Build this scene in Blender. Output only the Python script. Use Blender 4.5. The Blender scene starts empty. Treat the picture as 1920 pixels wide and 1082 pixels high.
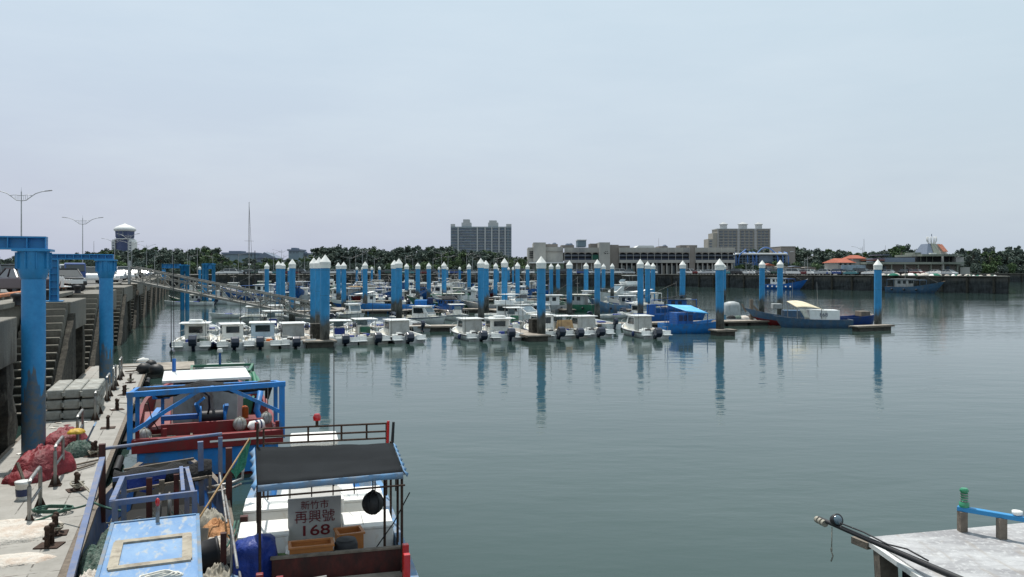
import bpy, math, random
from mathutils import Vector, Matrix, noise
RND = random.Random(11)
scene = bpy.context.scene
COL = scene.collection
rad = math.radians
F, HY, CX, CH = 1500.0, 507.0, 960.0, 5.5      # focal length and horizon measured on the photograph, eye height in metres

def Pz(px, py, z=0.0):
    D = F*(CH-z)/(py-HY)
    return Vector(((px-CX)/F*D, D, z))
def Qd(px, D, z=0.0):
    return Vector(((px-CX)/F*D, D, z))
def Zat(py, D):
    return CH-(py-HY)*D/F
QA = rad(22.15)                                # heading of the quay
UX, UY = -math.sin(QA), math.cos(QA)
def UV(u, v, z=0.0):                           # u along the quay, v out over the water
    return Vector((UX*u+UY*v, UY*u-UX*v, z))

# ------------------------------------------------------------------ object helpers
KIDS = {}
def link(o, parent=None):
    COL.objects.link(o)
    if parent is not None:
        o.parent = parent
        KIDS.setdefault(parent.name, []).append(o)
    return o
def empty(name, loc=(0,0,0), rz=0.0, label=None, cat=None, group=None):
    o = bpy.data.objects.new(name, None); o.empty_display_size = .2
    link(o); o.location = loc; o.rotation_euler = (0,0,rz)
    tag(o, label, cat, group); return o
def tag(o, label=None, cat=None, group=None, kind=None):
    if label: o['label'] = label
    if cat: o['category'] = cat
    if group: o['group'] = group
    if kind: o['kind'] = kind
    return o
def copy_tree(o, parent=None):
    c = o.copy(); link(c, parent)
    for k in KIDS.get(o.name, []): copy_tree(k, c)
    return c
USED = set()
def inst(proto, loc, rz=0.0, sc=None, label=None, group=None):
    if proto.name in USED: o = copy_tree(proto)
    else: USED.add(proto.name); o = proto
    o.location = loc; o.rotation_euler = (0,0,rz)
    if sc is not None: o.scale = (sc,)*3 if not hasattr(sc,'__len__') else sc
    if label: o['label'] = label
    if group: o['group'] = group
    return o
def drop_unused(protos):
    for p in protos:
        if p.name not in USED:
            def rm(o):
                for k in KIDS.get(o.name, []): rm(k)
                bpy.data.objects.remove(o)
            rm(p)

class MB:
    def __init__(s, M=None): s.v=[]; s.f=[]; s.mi=[]; s.sm=[]; s.c=0; s.M=M
    def m(s, i): s.c=i; return s
    def add(s, vs, fs, smooth=False):
        b=len(s.v)
        if s.M is not None: vs=[s.M@Vector(p) for p in vs]
        s.v.extend([tuple(p) for p in vs])
        for f in fs:
            s.f.append(tuple(b+i for i in f)); s.mi.append(s.c); s.sm.append(smooth)
        return s
    def box(s, c, d, rz=0.0, tx=0.0, ty=0.0):
        R=Matrix.Rotation(rz,3,'Z')@Matrix.Rotation(ty,3,'Y')@Matrix.Rotation(tx,3,'X'); c=Vector(c)
        vs=[c+R@Vector((x*d[0]/2,y*d[1]/2,z*d[2]/2)) for x in(-1,1) for y in(-1,1) for z in(-1,1)]
        return s.add(vs,[(0,1,3,2),(4,6,7,5),(0,4,5,1),(2,3,7,6),(0,2,6,4),(1,5,7,3)])
    def bar(s, a, b, w, h):
        a=Vector(a); b=Vector(b); d=(b-a); L=d.length; d.normalize()
        up=Vector((0,0,1)) if abs(d.z)<.95 else Vector((0,1,0))
        x=d.cross(up).normalized(); y=x.cross(d)
        vs=[]
        for p in (a,b):
            for i,j in((-1,-1),(1,-1),(1,1),(-1,1)): vs.append(p+x*i*w/2+y*j*h/2)
        return s.add(vs,[(3,2,1,0),(4,5,6,7),(0,1,5,4),(1,2,6,5),(2,3,7,6),(3,0,4,7)])
    def tube(s, a, b, r0, r1=None, n=10, caps=True):
        if r1 is None: r1=r0
        a=Vector(a); b=Vector(b); d=(b-a).normalized()
        up=Vector((0,0,1)) if abs(d.z)<.95 else Vector((0,1,0))
        x=d.cross(up).normalized(); y=x.cross(d); vs=[]
        for p,r in((a,r0),(b,r1)):
            for i in range(n):
                t=2*math.pi*i/n; vs.append(p+x*math.cos(t)*r+y*math.sin(t)*r)
        s.add(vs,[(i,(i+1)%n,n+(i+1)%n,n+i) for i in range(n)],True)
        if caps: s.add(vs,[tuple(range(n-1,-1,-1)),tuple(range(n,2*n))])
        return s
    def path(s, pts, r, n=6):
        pts=[Vector(p) for p in pts]; vs=[]; N=len(pts)
        for k,p in enumerate(pts):
            d=(pts[min(k+1,N-1)]-pts[max(k-1,0)])
            if d.length<1e-6: d=Vector((0,0,1))
            d.normalize(); up=Vector((0,0,1)) if abs(d.z)<.9 else Vector((0,1,0))
            x=d.cross(up).normalized(); y=x.cross(d)
            for i in range(n):
                t=2*math.pi*i/n; vs.append(p+x*math.cos(t)*r+y*math.sin(t)*r)
        fs=[(k*n+i,k*n+(i+1)%n,(k+1)*n+(i+1)%n,(k+1)*n+i) for k in range(N-1) for i in range(n)]
        fs+=[tuple(range(n-1,-1,-1)),tuple(range((N-1)*n,N*n))]
        return s.add(vs,fs,True)
    def lathe(s, c, prof, n=14, smooth=True):
        c=Vector(c); vs=[]
        for r,z in prof:
            for i in range(n):
                t=2*math.pi*i/n; vs.append(c+Vector((r*math.cos(t),r*math.sin(t),z)))
        K=len(prof)
        fs=[(k*n+i,k*n+(i+1)%n,(k+1)*n+(i+1)%n,(k+1)*n+i) for k in range(K-1) for i in range(n)]
        s.add(vs,fs,smooth)
        s.add(vs,[tuple(range(n-1,-1,-1)),tuple(range((K-1)*n,K*n))])
        return s
    def sph(s, c, r, n=12, m=8, jit=0.0, seed=0, flat=None):
        c=Vector(c); r=(r,)*3 if not hasattr(r,'__len__') else r; vs=[]
        for k in range(m+1):
            ph=math.pi*k/m
            for i in range(n):
                t=2*math.pi*i/n
                d=Vector((math.sin(ph)*math.cos(t),math.sin(ph)*math.sin(t),math.cos(ph)))
                q=1.0
                if jit: q+=jit*noise.noise(d*2.3+Vector((seed,seed*.7,0)))+jit*.5*noise.noise(d*6+Vector((seed,0,seed)))
                p=Vector((d.x*r[0]*q,d.y*r[1]*q,d.z*r[2]*q))
                if flat is not None and p.z<flat: p.z=flat+.02*(p.z-flat)
                vs.append(c+p)
        fs=[(k*n+i,(k+1)*n+i,(k+1)*n+(i+1)%n,k*n+(i+1)%n) for k in range(m) for i in range(n)]
        return s.add(vs,fs,True)
    def prism(s, poly, axis, a, b):
        """poly 2-D (p,q) swept along axis: 'x' -> (y,z), 'y' -> (x,z), 'z' -> (x,y)"""
        def mk(p,t): return {'x':(t,p[0],p[1]),'y':(p[0],t,p[1]),'z':(p[0],p[1],t)}[axis]
        n=len(poly); vs=[mk(p,a) for p in poly]+[mk(p,b) for p in poly]
        return s.add(vs,[(i,(i+1)%n,n+(i+1)%n,n+i) for i in range(n)]+[tuple(range(n-1,-1,-1)),tuple(range(n,2*n))])
    def sheet(s, corners, nu, nv, fn, thick=None):
        """bilinear sheet through four corners with offset fn(u,v)"""
        A,B,C_,D=[Vector(c) for c in corners]; vs=[]
        for j in range(nv+1):
            for i in range(nu+1):
                u=i/nu; v=j/nv
                p=(A*(1-u)+B*u)*(1-v)+(D*(1-u)+C_*u)*v
                vs.append(p+Vector(fn(u,v)))
        w=nu+1
        return s.add(vs,[(j*w+i,j*w+i+1,(j+1)*w+i+1,(j+1)*w+i) for j in range(nv) for i in range(nu)],True)
    def build(s, name, mats, parent=None, bevel=0, seg=2, solid=0):
        me=bpy.data.meshes.new(name); me.from_pydata(s.v,[],s.f)
        if not isinstance(mats,(list,tuple)): mats=[mats]
        for m in mats: me.materials.append(m)
        me.polygons.foreach_set('material_index',s.mi); me.polygons.foreach_set('use_smooth',s.sm)
        me.update(); o=bpy.data.objects.new(name,me); link(o,parent)
        if solid:
            mo=o.modifiers.new('s','SOLIDIFY'); mo.thickness=solid
        if bevel:
            mo=o.modifiers.new('b','BEVEL'); mo.width=bevel; mo.segments=seg; mo.limit_method='ANGLE'; mo.angle_limit=rad(40)
        return o

# ------------------------------------------------------------------ materials
def _n(nt, t, **kw):
    n=nt.nodes.new(t)
    for k,v in kw.items(): setattr(n,k,v)
    return n
def c4(c): return (c[0],c[1],c[2],1)
def base_mat(name):
    m=bpy.data.materials.new(name); m.use_nodes=True; nt=m.node_tree
    return m,nt,nt.nodes['Principled BSDF']
def mixc(nt, fac, a, b):
    n=_n(nt,'ShaderNodeMix',data_type='RGBA'); L=nt.links
    if hasattr(fac,'is_linked') or hasattr(fac,'node'): L.new(fac,n.inputs[0])
    else: n.inputs[0].default_value=fac
    for s,i in((a,6),(b,7)):
        if isinstance(s,(tuple,list)): n.inputs[i].default_value=c4(s)
        else: L.new(s,n.inputs[i])
    return n.outputs[2]
def ramp(nt, fac, a, b):
    n=_n(nt,'ShaderNodeMapRange'); nt.links.new(fac,n.inputs[0]); n.inputs[1].default_value=a; n.inputs[2].default_value=b
    return n.outputs[0]
def nz(nt, vec, scale, detail=4, rough=.6, stretch=None):
    n=_n(nt,'ShaderNodeTexNoise'); n.inputs['Scale'].default_value=scale; n.inputs['Detail'].default_value=detail; n.inputs['Roughness'].default_value=rough
    if stretch:
        mp=_n(nt,'ShaderNodeMapping'); mp.inputs['Scale'].default_value=stretch; nt.links.new(vec,mp.inputs[0]); vec=mp.outputs[0]
    nt.links.new(vec,n.inputs['Vector']); return n.outputs['Fac']
def math_(nt, op, a, b):
    n=_n(nt,'ShaderNodeMath',operation=op)
    for s,i in((a,0),(b,1)):
        if isinstance(s,(int,float)): n.inputs[i].default_value=s
        else: nt.links.new(s,n.inputs[i])
    return n.outputs[0]
def M(name, col, rough=.6, metal=0, var=.18, scale=2.5, dirt=None, amt=.45, dscale=1.2, bump=0, bdist=.02, bscale=25, rnd=.0, spec=.4, world=False):
    m,nt,b=base_mat(name); L=nt.links
    tc=_n(nt,'ShaderNodeTexCoord'); g=_n(nt,'ShaderNodeNewGeometry')
    vec=g.outputs['Position'] if world else tc.outputs['Object']
    f=ramp(nt,nz(nt,vec,scale),.3,.7)
    c=mixc(nt,f,tuple(x*(1-var) for x in col),tuple(min(1,x*(1+var)) for x in col))
    if dirt:
        f2=ramp(nt,nz(nt,vec,dscale,6,.7,(1,1,.45)),1-amt-.12,1-amt+.12)
        c=mixc(nt,f2,c,dirt)
    if rnd:
        oi=_n(nt,'ShaderNodeObjectInfo'); hs=_n(nt,'ShaderNodeHueSaturation')
        mr=_n(nt,'ShaderNodeMapRange'); L.new(oi.outputs['Random'],mr.inputs[0]); mr.inputs[3].default_value=1-rnd; mr.inputs[4].default_value=1+rnd
        L.new(mr.outputs[0],hs.inputs['Value']); L.new(c,hs.inputs['Color']); c=hs.outputs[0]
    L.new(c,b.inputs['Base Color']); b.inputs['Roughness'].default_value=rough; b.inputs['Metallic'].default_value=metal
    b.inputs['Specular IOR Level'].default_value=spec
    if bump:
        bp=_n(nt,'ShaderNodeBump'); bp.inputs['Strength'].default_value=bump; bp.inputs['Distance'].default_value=bdist
        L.new(nz(nt,vec,bscale,5),bp.inputs['Height']); L.new(bp.outputs[0],b.inputs['Normal'])
    return m

def tidal_mat(name, top, mid, low, z1, z2, streak=True, rough=.7, spread=.5, hs=1.0):
    """wall or pile whose colour changes with the tide line (world height)"""
    m,nt,b=base_mat(name); L=nt.links; g=_n(nt,'ShaderNodeNewGeometry'); P=g.outputs['Position']
    sx=_n(nt,'ShaderNodeSeparateXYZ'); L.new(P,sx.inputs[0]); z=sx.outputs[2]
    n1=nz(nt,P,1.3*hs,5,.65,(1,1,.22)); n2=nz(nt,P,4*hs,5,.7,(1,1,.35)); n3=nz(nt,P,.35*hs,3,.5)
    oi=_n(nt,'ShaderNodeObjectInfo')
    off=math_(nt,'MULTIPLY',math_(nt,'SUBTRACT',oi.outputs['Random'],.5),spread)
    zz=math_(nt,'ADD',math_(nt,'ADD',z,math_(nt,'MULTIPLY',math_(nt,'SUBTRACT',n1,.5),2.6)),off)
    f1=ramp(nt,zz,z1-.35,z1+.35); f2=ramp(nt,math_(nt,'ADD',zz,math_(nt,'MULTIPLY',math_(nt,'SUBTRACT',n2,.5),1.2)),z2-.3,z2+.3)
    tv=mixc(nt,ramp(nt,n2,.3,.7),tuple(x*.8 for x in top),tuple(x*1.15 for x in top))
    mv=mixc(nt,ramp(nt,n2,.35,.65),tuple(x*.55 for x in mid),tuple(x*1.5 for x in mid))
    lv=mixc(nt,ramp(nt,n2,.35,.65),tuple(x*.5 for x in low),tuple(x*2 for x in low))
    if name=='pile_paint':
        st=nz(nt,P,3.0,5,.75,(1.6,1.6,.10)); c_st=math_(nt,'MULTIPLY',ramp(nt,st,.60,.72),.5); tv=mixc(nt,c_st,tv,(.10,.11,.11))
        fz=math_(nt,'FRACT',math_(nt,'DIVIDE',z,1.83),0); tv=mixc(nt,math_(nt,'MULTIPLY',math_(nt,'LESS_THAN',fz,.022),.55),tv,(.03,.10,.17))
        fd=ramp(nt,nz(nt,P,.5,3,.5),.3,.75); tv=mixc(nt,math_(nt,'MULTIPLY',fd,.35),tv,(.07,.29,.50))
    c=mixc(nt,f1,mv,tv); c=mixc(nt,f2,lv,c)
    L.new(c,b.inputs['Base Color']); b.inputs['Roughness'].default_value=rough; b.inputs['Specular IOR Level'].default_value=.3
    bp=_n(nt,'ShaderNodeBump'); bp.inputs['Strength'].default_value=.5; bp.inputs['Distance'].default_value=.04
    L.new(nz(nt,P,14*hs,5),bp.inputs['Height']); L.new(bp.outputs[0],b.inputs['Normal'])
    return m

X={}
X['white']=M('white_gelcoat',(.74,.75,.73),.35,var=.06,dirt=(.42,.40,.34),amt=.36,dscale=1.6,rnd=.1)
X['cream']=M('cream_gelcoat',(.66,.64,.56),.45,var=.08,dirt=(.38,.34,.26),amt=.42,dscale=1.6,rnd=.1)
X['grey']=M('grey_paint',(.36,.38,.38),.5,dirt=(.2,.2,.18),amt=.4,rnd=.1)
X['navy']=M('navy_paint',(.02,.035,.10),.35)
X['black']=M('black_rubber',(.02,.02,.022),.55)
X['outboard']=M('outboard_cowl',(.018,.024,.045),.25,spec=.6)
X['blue']=M('boat_blue',(.012,.105,.36),.5,dirt=(.06,.09,.14),amt=.4,dscale=2,rnd=.12)
X['blue2']=M('bright_boat_blue',(.02,.20,.56),.5,var=.15,dirt=(.09,.14,.20),amt=.40,dscale=4)
X['deepblue']=M('deep_barge_blue',(.010,.045,.20),.5,dirt=(.04,.06,.10),amt=.4,dscale=2)
X['paleblue']=M('faded_boat_blue',(.10,.24,.42),.6,var=.2,dirt=(.22,.22,.22),amt=.45,dscale=2,rnd=.12)
X['slate']=M('slate_boat_blue',(.05,.115,.20),.55,var=.2,dirt=(.10,.12,.14),amt=.42,dscale=2,rnd=.1)
X['green']=M('boat_green',(.03,.15,.09),.55,dirt=(.10,.10,.07),amt=.4,rnd=.1)
X['red']=M('boat_red',(.20,.014,.016),.5,dirt=(.10,.035,.03),amt=.42,dscale=2.5)
X['maroon']=M('maroon_board',(.085,.018,.014),.6,var=.3,scale=5,dirt=(.035,.014,.012),amt=.5,dscale=5)
X['orange']=M('orange_plastic',(.62,.13,.015),.45,dirt=(.35,.08,.02),amt=.35)
X['tan']=M('tan_cloth',(.40,.26,.13),.8,var=.25)
X['glass']=M('dark_glass',(.02,.028,.032),.08,var=.3,spec=.8)
X['glassb']=M('reflective_glass',(.10,.15,.18),.12,var=.3,spec=.8)
X['steel']=M('weathered_steel',(.30,.30,.29),.45,.5,dirt=(.14,.08,.05),amt=.4,dscale=6)
X['peri']=M('periwinkle_paint',(.10,.145,.27),.65,var=.2,dirt=(.20,.19,.20),amt=.42,dscale=5)
X['iceblue']=M('ice_blue_gelcoat',(.42,.53,.62),.4,var=.06,dirt=(.3,.33,.34),amt=.36,dscale=1.6)
X['gang']=M('gangway_grey',(.25,.24,.215),.6,.2,dirt=(.12,.11,.09),amt=.4,dscale=2)
X['galv']=M('galvanised_steel',(.40,.41,.41),.5,.4,dirt=(.2,.19,.17),amt=.4,dscale=3)
X['rust']=M('rusty_iron',(.055,.032,.022),.8,.2,var=.4,scale=12,bump=.6,bscale=40)
X['wood']=M('weathered_timber',(.17,.14,.11),.8,var=.35,scale=8,bump=.4)
X['dockwood']=M('dock_deck',(.33,.29,.24),.8,var=.2,scale=2,dirt=(.13,.11,.09),amt=.45,bump=.3)
X['dockside']=M('dock_side',(.06,.055,.045),.85,var=.4,scale=3)
X['net_black']=M('black_netting',(.012,.012,.013),.9,var=.5,scale=14,bump=1,bscale=18,bdist=.08)
X['net_green']=M('green_netting',(.02,.17,.11),.85,var=.4,scale=10,bump=1,bscale=14,bdist=.10)
X['net_grey']=M('grey_green_netting',(.16,.20,.17),.9,var=.6,scale=14,dirt=(.03,.08,.06),amt=.5,dscale=12,bump=1,bscale=14,bdist=.10)
X['tarp_blue']=M('blue_tarpaulin',(.008,.03,.20),.5,var=.35,scale=4,bump=.8,bscale=2.5,bdist=.12)
X['tarp_red']=M('dark_red_tarpaulin',(.21,.020,.028),.6,var=.35,scale=3,dirt=(.11,.014,.018),amt=.42,bump=.8,bscale=2.4,bdist=.16)
X['tarp_white']=M('dirty_white_cloth',(.60,.56,.50),.85,var=.12,dirt=(.44,.33,.25),amt=.40,dscale=2.5,bump=1,bscale=5,bdist=.08)
X['tarp_orange']=M('orange_brown_cloth',(.42,.21,.09),.8,var=.25,bump=1,bscale=5,bdist=.08)
X['canopy']=M('charcoal_shade_cloth',(.018,.020,.022),.95,spec=.08,var=.15,scale=1.5,bump=.2,bscale=60)
X['foam']=M('white_icebox',(.80,.79,.75),.6,var=.04,dirt=(.55,.42,.28),amt=.30,dscale=2.4)
X['rope']=M('grey_rope',(.30,.28,.23),.9,var=.3,scale=30)
X['rope_g']=M('green_rope',(.06,.13,.10),.9,var=.4,scale=30)
X['rope_w']=M('white_rope',(.62,.60,.54),.9,var=.15,scale=30)
X['yellow']=M('yellow_paint',(.55,.34,.03),.6,dirt=(.2,.1,.03),amt=.35,dscale=5)
X['floatgrey']=M('grey_float_plastic',(.33,.33,.30),.7,var=.15,dirt=(.20,.19,.16),amt=.45,dscale=4,rnd=.08)
X['buoy']=M('grey_buoy',(.33,.34,.33),.6,var=.2,dirt=(.12,.11,.09),amt=.4,dscale=6)
X['lampgreen']=M('green_lamp',(.02,.22,.10),.2,spec=.8)
X['lampred']=M('red_lamp',(.5,.01,.01),.25,spec=.8)
X['letter']=M('dark_red_lettering',(.16,.015,.02),.6,var=.25,scale=30)
X['concrete']=M('quay_concrete',(.22,.205,.17),.85,var=.2,scale=1.2,dirt=(.13,.12,.10),amt=.48,dscale=.7,bump=.4,world=True)
X['kerb_orange']=M('orange_kerb_paint',(.50,.17,.06),.7,dirt=(.25,.14,.09),amt=.42,dscale=2,world=True)
X['wall']=tidal_mat('quay_wall_tidal',(.165,.152,.125),(.06,.052,.04),(.016,.015,.011),2.9,2.1)
X['wallfar']=tidal_mat('far_quay_wall_tidal',(.085,.078,.066),(.05,.05,.046),(.024,.027,.028),3.3,2.6,hs=.5)
X['shade_fill']=M('painted_recess_shade',(.010,.010,.009),.9)  # near-black colour stands in for deep shade inside the boats
X['growth']=M('barnacle_crust',(.040,.036,.028),.95,var=.6,scale=6,dirt=(.16,.15,.12),amt=.32,dscale=5,bump=1,bscale=18,world=True)
X['pile']=tidal_mat('pile_paint',(.030,.245,.50),(.085,.085,.075),(.028,.028,.022),2.0,.85,rough=.45,spread=1.3)
X['bluesteel']=M('blue_steelwork',(.030,.235,.49),.4,var=.12,dirt=(.05,.16,.28),amt=.3,dscale=3)
X['pilecap']=M('white_pile_cap',(.78,.77,.72),.5,var=.06,dirt=(.45,.42,.35),amt=.3)

def pile_big_mat():
    m,nt,b=base_mat('large_pile_paint'); L=nt.links; g=_n(nt,'ShaderNodeNewGeometry'); P=g.outputs['Position']
    sx=_n(nt,'ShaderNodeSeparateXYZ'); L.new(P,sx.inputs[0]); z=sx.outputs[2]
    n1=nz(nt,P,.9,5,.7,(1,1,.16)); n2=nz(nt,P,5,5,.7)
    f=ramp(nt,math_(nt,'ADD',z,math_(nt,'MULTIPLY',math_(nt,'SUBTRACT',n1,.5),7.0)),2.0,2.15)
    bl=mixc(nt,ramp(nt,n2,.3,.7),(.022,.21,.47),(.034,.28,.57))
    low=mixc(nt,ramp(nt,n2,.35,.65),(.035,.13,.24),(.14,.14,.125))
    c=mixc(nt,f,low,bl)
    L.new(c,b.inputs['Base Color']); b.inputs['Roughness'].default_value=.42
    bp=_n(nt,'ShaderNodeBump'); bp.inputs['Strength'].default_value=.25; bp.inputs['Distance'].default_value=.02
    L.new(nz(nt,P,6,4),bp.inputs['Height']); L.new(bp.outputs[0],b.inputs['Normal'])
    return m
X['pilebig']=pile_big_mat()

def deck_mat():
    m,nt,b=base_mat('pontoon_concrete'); L=nt.links; tc=_n(nt,'ShaderNodeTexCoord'); P=tc.outputs['Object']
    a=nz(nt,P,1.1,6,.65); d=nz(nt,P,9,6,.7)
    c=mixc(nt,ramp(nt,a,.3,.7),(.24,.23,.205),(.38,.365,.335))
    c=mixc(nt,ramp(nt,d,.58,.75),c,(.20,.18,.15))
    br=_n(nt,'ShaderNodeTexBrick'); br.offset=0; L.new(P,br.inputs['Vector']); br.inputs['Scale'].default_value=1
    br.inputs['Brick Width'].default_value=.84; br.inputs['Row Height'].default_value=1.6; br.inputs['Mortar Size'].default_value=.014
    br.inputs['Color1'].default_value=(1,1,1,1); br.inputs['Color2'].default_value=(1,1,1,1); br.inputs['Mortar'].default_value=(0,0,0,1)
    seam=math_(nt,'MULTIPLY',math_(nt,'SUBTRACT',1,br.outputs['Color']),ramp(nt,nz(nt,P,3,4),.42,.55))
    c=mixc(nt,seam,c,(.09,.08,.07))
    # brown stains and pale patches
    st=ramp(nt,nz(nt,P,.55,4,.6),.60,.72); c=mixc(nt,math_(nt,'MULTIPLY',st,.5),c,(.26,.20,.16))
    L.new(c,b.inputs['Base Color']); b.inputs['Roughness'].default_value=.85
    bp=_n(nt,'ShaderNodeBump'); bp.inputs['Strength'].default_value=.4; bp.inputs['Distance'].default_value=.01
    L.new(nz(nt,P,30,4),bp.inputs['Height']); L.new(bp.outputs[0],b.inputs['Normal'])
    return m
X['deck']=deck_mat()
def hatch_mat():
    m,nt,b=base_mat('flaking_blue_paint'); L=nt.links; tc=_n(nt,'ShaderNodeTexCoord'); P=tc.outputs['Object']
    a=nz(nt,P,2.2,6,.7,(1,.5,1)); d=nz(nt,P,11,6,.7); e=nz(nt,P,5,5,.6,(2,.7,1))
    c=mixc(nt,ramp(nt,a,.35,.65),(.10,.22,.42),(.20,.32,.48))
    c=mixc(nt,ramp(nt,e,.53,.68),c,(.34,.37,.38))
    c=mixc(nt,ramp(nt,d,.62,.72),c,(.20,.19,.17))
    L.new(c,b.inputs['Base Color']); b.inputs['Roughness'].default_value=.6
    return m
X['hatch']=hatch_mat()
def white_roof_mat():
    m,nt,b=base_mat('flaking_white_roof'); L=nt.links; tc=_n(nt,'ShaderNodeTexCoord'); P=tc.outputs['Object']
    a=nz(nt,P,1.7,6,.7,(.45,1.4,1)); d=nz(nt,P,16,5,.7)
    c=mixc(nt,ramp(nt,a,.40,.60),(.24,.235,.24),(.42,.42,.42))
    c=mixc(nt,ramp(nt,d,.52,.74),c,(.55,.55,.54))
    lf=nz(nt,P,2.6,5,.6,(3.2,.5,1)); c=mixc(nt,math_(nt,'MULTIPLY',ramp(nt,lf,.56,.68),.6),c,(.26,.22,.18))
    d2=nz(nt,P,5,6,.75); c=mixc(nt,ramp(nt,d2,.66,.72),c,(.22,.20,.18))
    L.new(c,b.inputs['Base Color']); b.inputs['Roughness'].default_value=.7; return m
X['roofE']=white_roof_mat()
def leaf_mat(name,a,b_,lo):
    m,nt,b=base_mat(name); L=nt.links; g=_n(nt,'ShaderNodeNewGeometry')
    n=nz(nt,g.outputs['Position'],.45,4,.7); c=mixc(nt,ramp(nt,n,.35,.65),a,b_)
    oi=_n(nt,'ShaderNodeObjectInfo'); c=mixc(nt,ramp(nt,oi.outputs['Random'],-.6,1.5),c,lo)
    L.new(c,b.inputs['Base Color']); b.inputs['Roughness'].default_value=.8; b.inputs['Specular IOR Level'].default_value=.15
    return m
X['leaf']=leaf_mat('hazed_dark_foliage',(.062,.088,.066),(.115,.15,.10),(.115,.14,.13))  # leaf greens lightened and greyed to carry distance haze
X['leaf2']=leaf_mat('green_foliage',(.07,.12,.045),(.13,.19,.07),(.09,.125,.075))
X['bark']=M('tree_bark',(.09,.075,.06),.9,var=.3)

def cloth_text(body, size, mat, parent, loc, rot, name='lettering', off=.0):
    cu=bpy.data.curves.new('t','FONT'); cu.body=body; cu.size=size; cu.align_x='CENTER'; cu.align_y='CENTER'; cu.extrude=.002; cu.offset=off
    o=bpy.data.objects.new('t',cu); COL.objects.link(o)
    dg=bpy.context.evaluated_depsgraph_get(); me=bpy.data.meshes.new_from_object(o.evaluated_get(dg))
    bpy.data.objects.remove(o); me.materials.clear(); me.materials.append(mat)
    t=bpy.data.objects.new(name,me); link(t,parent); t.location=loc; t.rotation_euler=rot
    return t

# ------------------------------------------------------------------ camera, world, sun
cam=bpy.data.cameras.new('camera'); co=bpy.data.objects.new('camera',cam); COL.objects.link(co); scene.camera=co
cam.sensor_width=36; cam.lens=36*F/1920; cam.shift_y=-(541-HY)/1920; cam.clip_end=20000; cam.clip_start=.1
co.location=(0,0,CH); co.rotation_euler=(rad(90),0,0)

SUN_EL, SUN_AZ = rad(66), rad(-28)      # azimuth from +Y towards +X; the sun stands high beyond the harbour
w=bpy.data.worlds.new('World'); scene.world=w; w.use_nodes=True; nt=w.node_tree; bg=nt.nodes['Background']; bg.inputs[1].default_value=.1
sky=_n(nt,'ShaderNodeTexSky',sky_type='NISHITA'); sky.sun_disc=False; sky.sun_elevation=SUN_EL; sky.sun_rotation=SUN_AZ
sky.air_density=1.5; sky.dust_density=4; sky.ozone_density=2
g=_n(nt,'ShaderNodeTexCoord'); sx=_n(nt,'ShaderNodeSeparateXYZ'); nt.links.new(g.outputs['Generated'],sx.inputs[0])
h=ramp(nt,sx.outputs[2],0.0,.42)
haze=mixc(nt,h,(5.85,6.25,7.95),(6.4,8.0,9.0))
hx=ramp(nt,sx.outputs[0],-.55,.55)
haze=mixc(nt,hx,haze,mixc(nt,h,(6.2,7.1,8.3),(6.8,8.4,9.2)))
cl=nz(nt,g.outputs['Generated'],2.2,6,.55,(1,1,4.0)); cl2=nz(nt,g.outputs['Generated'],6,6,.6,(1,1,5.0))
cf=math_(nt,'MULTIPLY',ramp(nt,math_(nt,'ADD',math_(nt,'MULTIPLY',cl,.75),math_(nt,'MULTIPLY',cl2,.25)),.42,.70),.42)
haze=mixc(nt,cf,haze,(8.0,9.0,9.8))
fin=mixc(nt,.80,sky.outputs[0],haze)
nt.links.new(fin,bg.inputs[0])
sl=bpy.data.lights.new('sun','SUN'); sl.energy=4.3; sl.angle=rad(.8); sl.color=(1,.96,.9)
so=bpy.data.objects.new('sun',sl); COL.objects.link(so)
sd=Vector((math.sin(SUN_AZ)*math.cos(SUN_EL),math.cos(SUN_AZ)*math.cos(SUN_EL),math.sin(SUN_EL)))
so.rotation_euler=sd.to_track_quat('Z','Y').to_euler()
scene.view_settings.view_transform='Standard'; scene.view_settings.look='None'; scene.view_settings.exposure=0; scene.view_settings.gamma=1
scene.render.engine='CYCLES'
scene.cycles.max_bounces=6

# ------------------------------------------------------------------ water and land
def water_mat():
    m,nt,b=base_mat('harbour_water'); L=nt.links; g=_n(nt,'ShaderNodeNewGeometry'); P=g.outputs['Position']
    big=nz(nt,P,.035,3,.5,(1,2.2,1))
    c=mixc(nt,ramp(nt,big,.3,.7),(.024,.048,.042),(.040,.066,.058))
    L.new(c,b.inputs['Base Color']); b.inputs['Roughness'].default_value=.05; b.inputs['IOR'].default_value=1.33
    a=nz(nt,P,2.4,3,.55,(.6,1.25,1)); d=nz(nt,P,.5,2,.5,(.6,1.3,1)); patch=ramp(nt,nz(nt,P,.022,4,.6,(.45,1.8,1)),.40,.62)
    hgt=math_(nt,'ADD',math_(nt,'MULTIPLY',a,.24),math_(nt,'MULTIPLY',d,.85))
    bp=_n(nt,'ShaderNodeBump'); bp.inputs['Distance'].default_value=.085
    L.new(math_(nt,'ADD',.17,math_(nt,'MULTIPLY',patch,.36)),bp.inputs['Strength'])
    L.new(hgt,bp.inputs['Height']); L.new(bp.outputs[0],b.inputs['Normal'])
    return m
mb=MB(); mb.add([(-9000,-400,0),(9000,-400,0),(9000,12000,0),(-9000,12000,0)],[(0,1,2,3)])
tag(mb.build('water',water_mat()),kind='structure')
GZ=4.15
ground_m=M('quay_asphalt',(.17,.165,.155),.9,var=.15,scale=.3,dirt=(.09,.09,.085),amt=.45,dscale=.15,bump=.2,world=True)
qn=UV(-60,-6.3); qf=UV(268,-6.3)
land=[(qn.x,qn.y),(qf.x,qf.y),(-80,259),(53,276),(116,187),(121,198),(126,372),(420,372),(9000,3000),(9000,12000),(-9000,12000),(-9000,-400),(qn.x-60,-400)]
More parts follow.
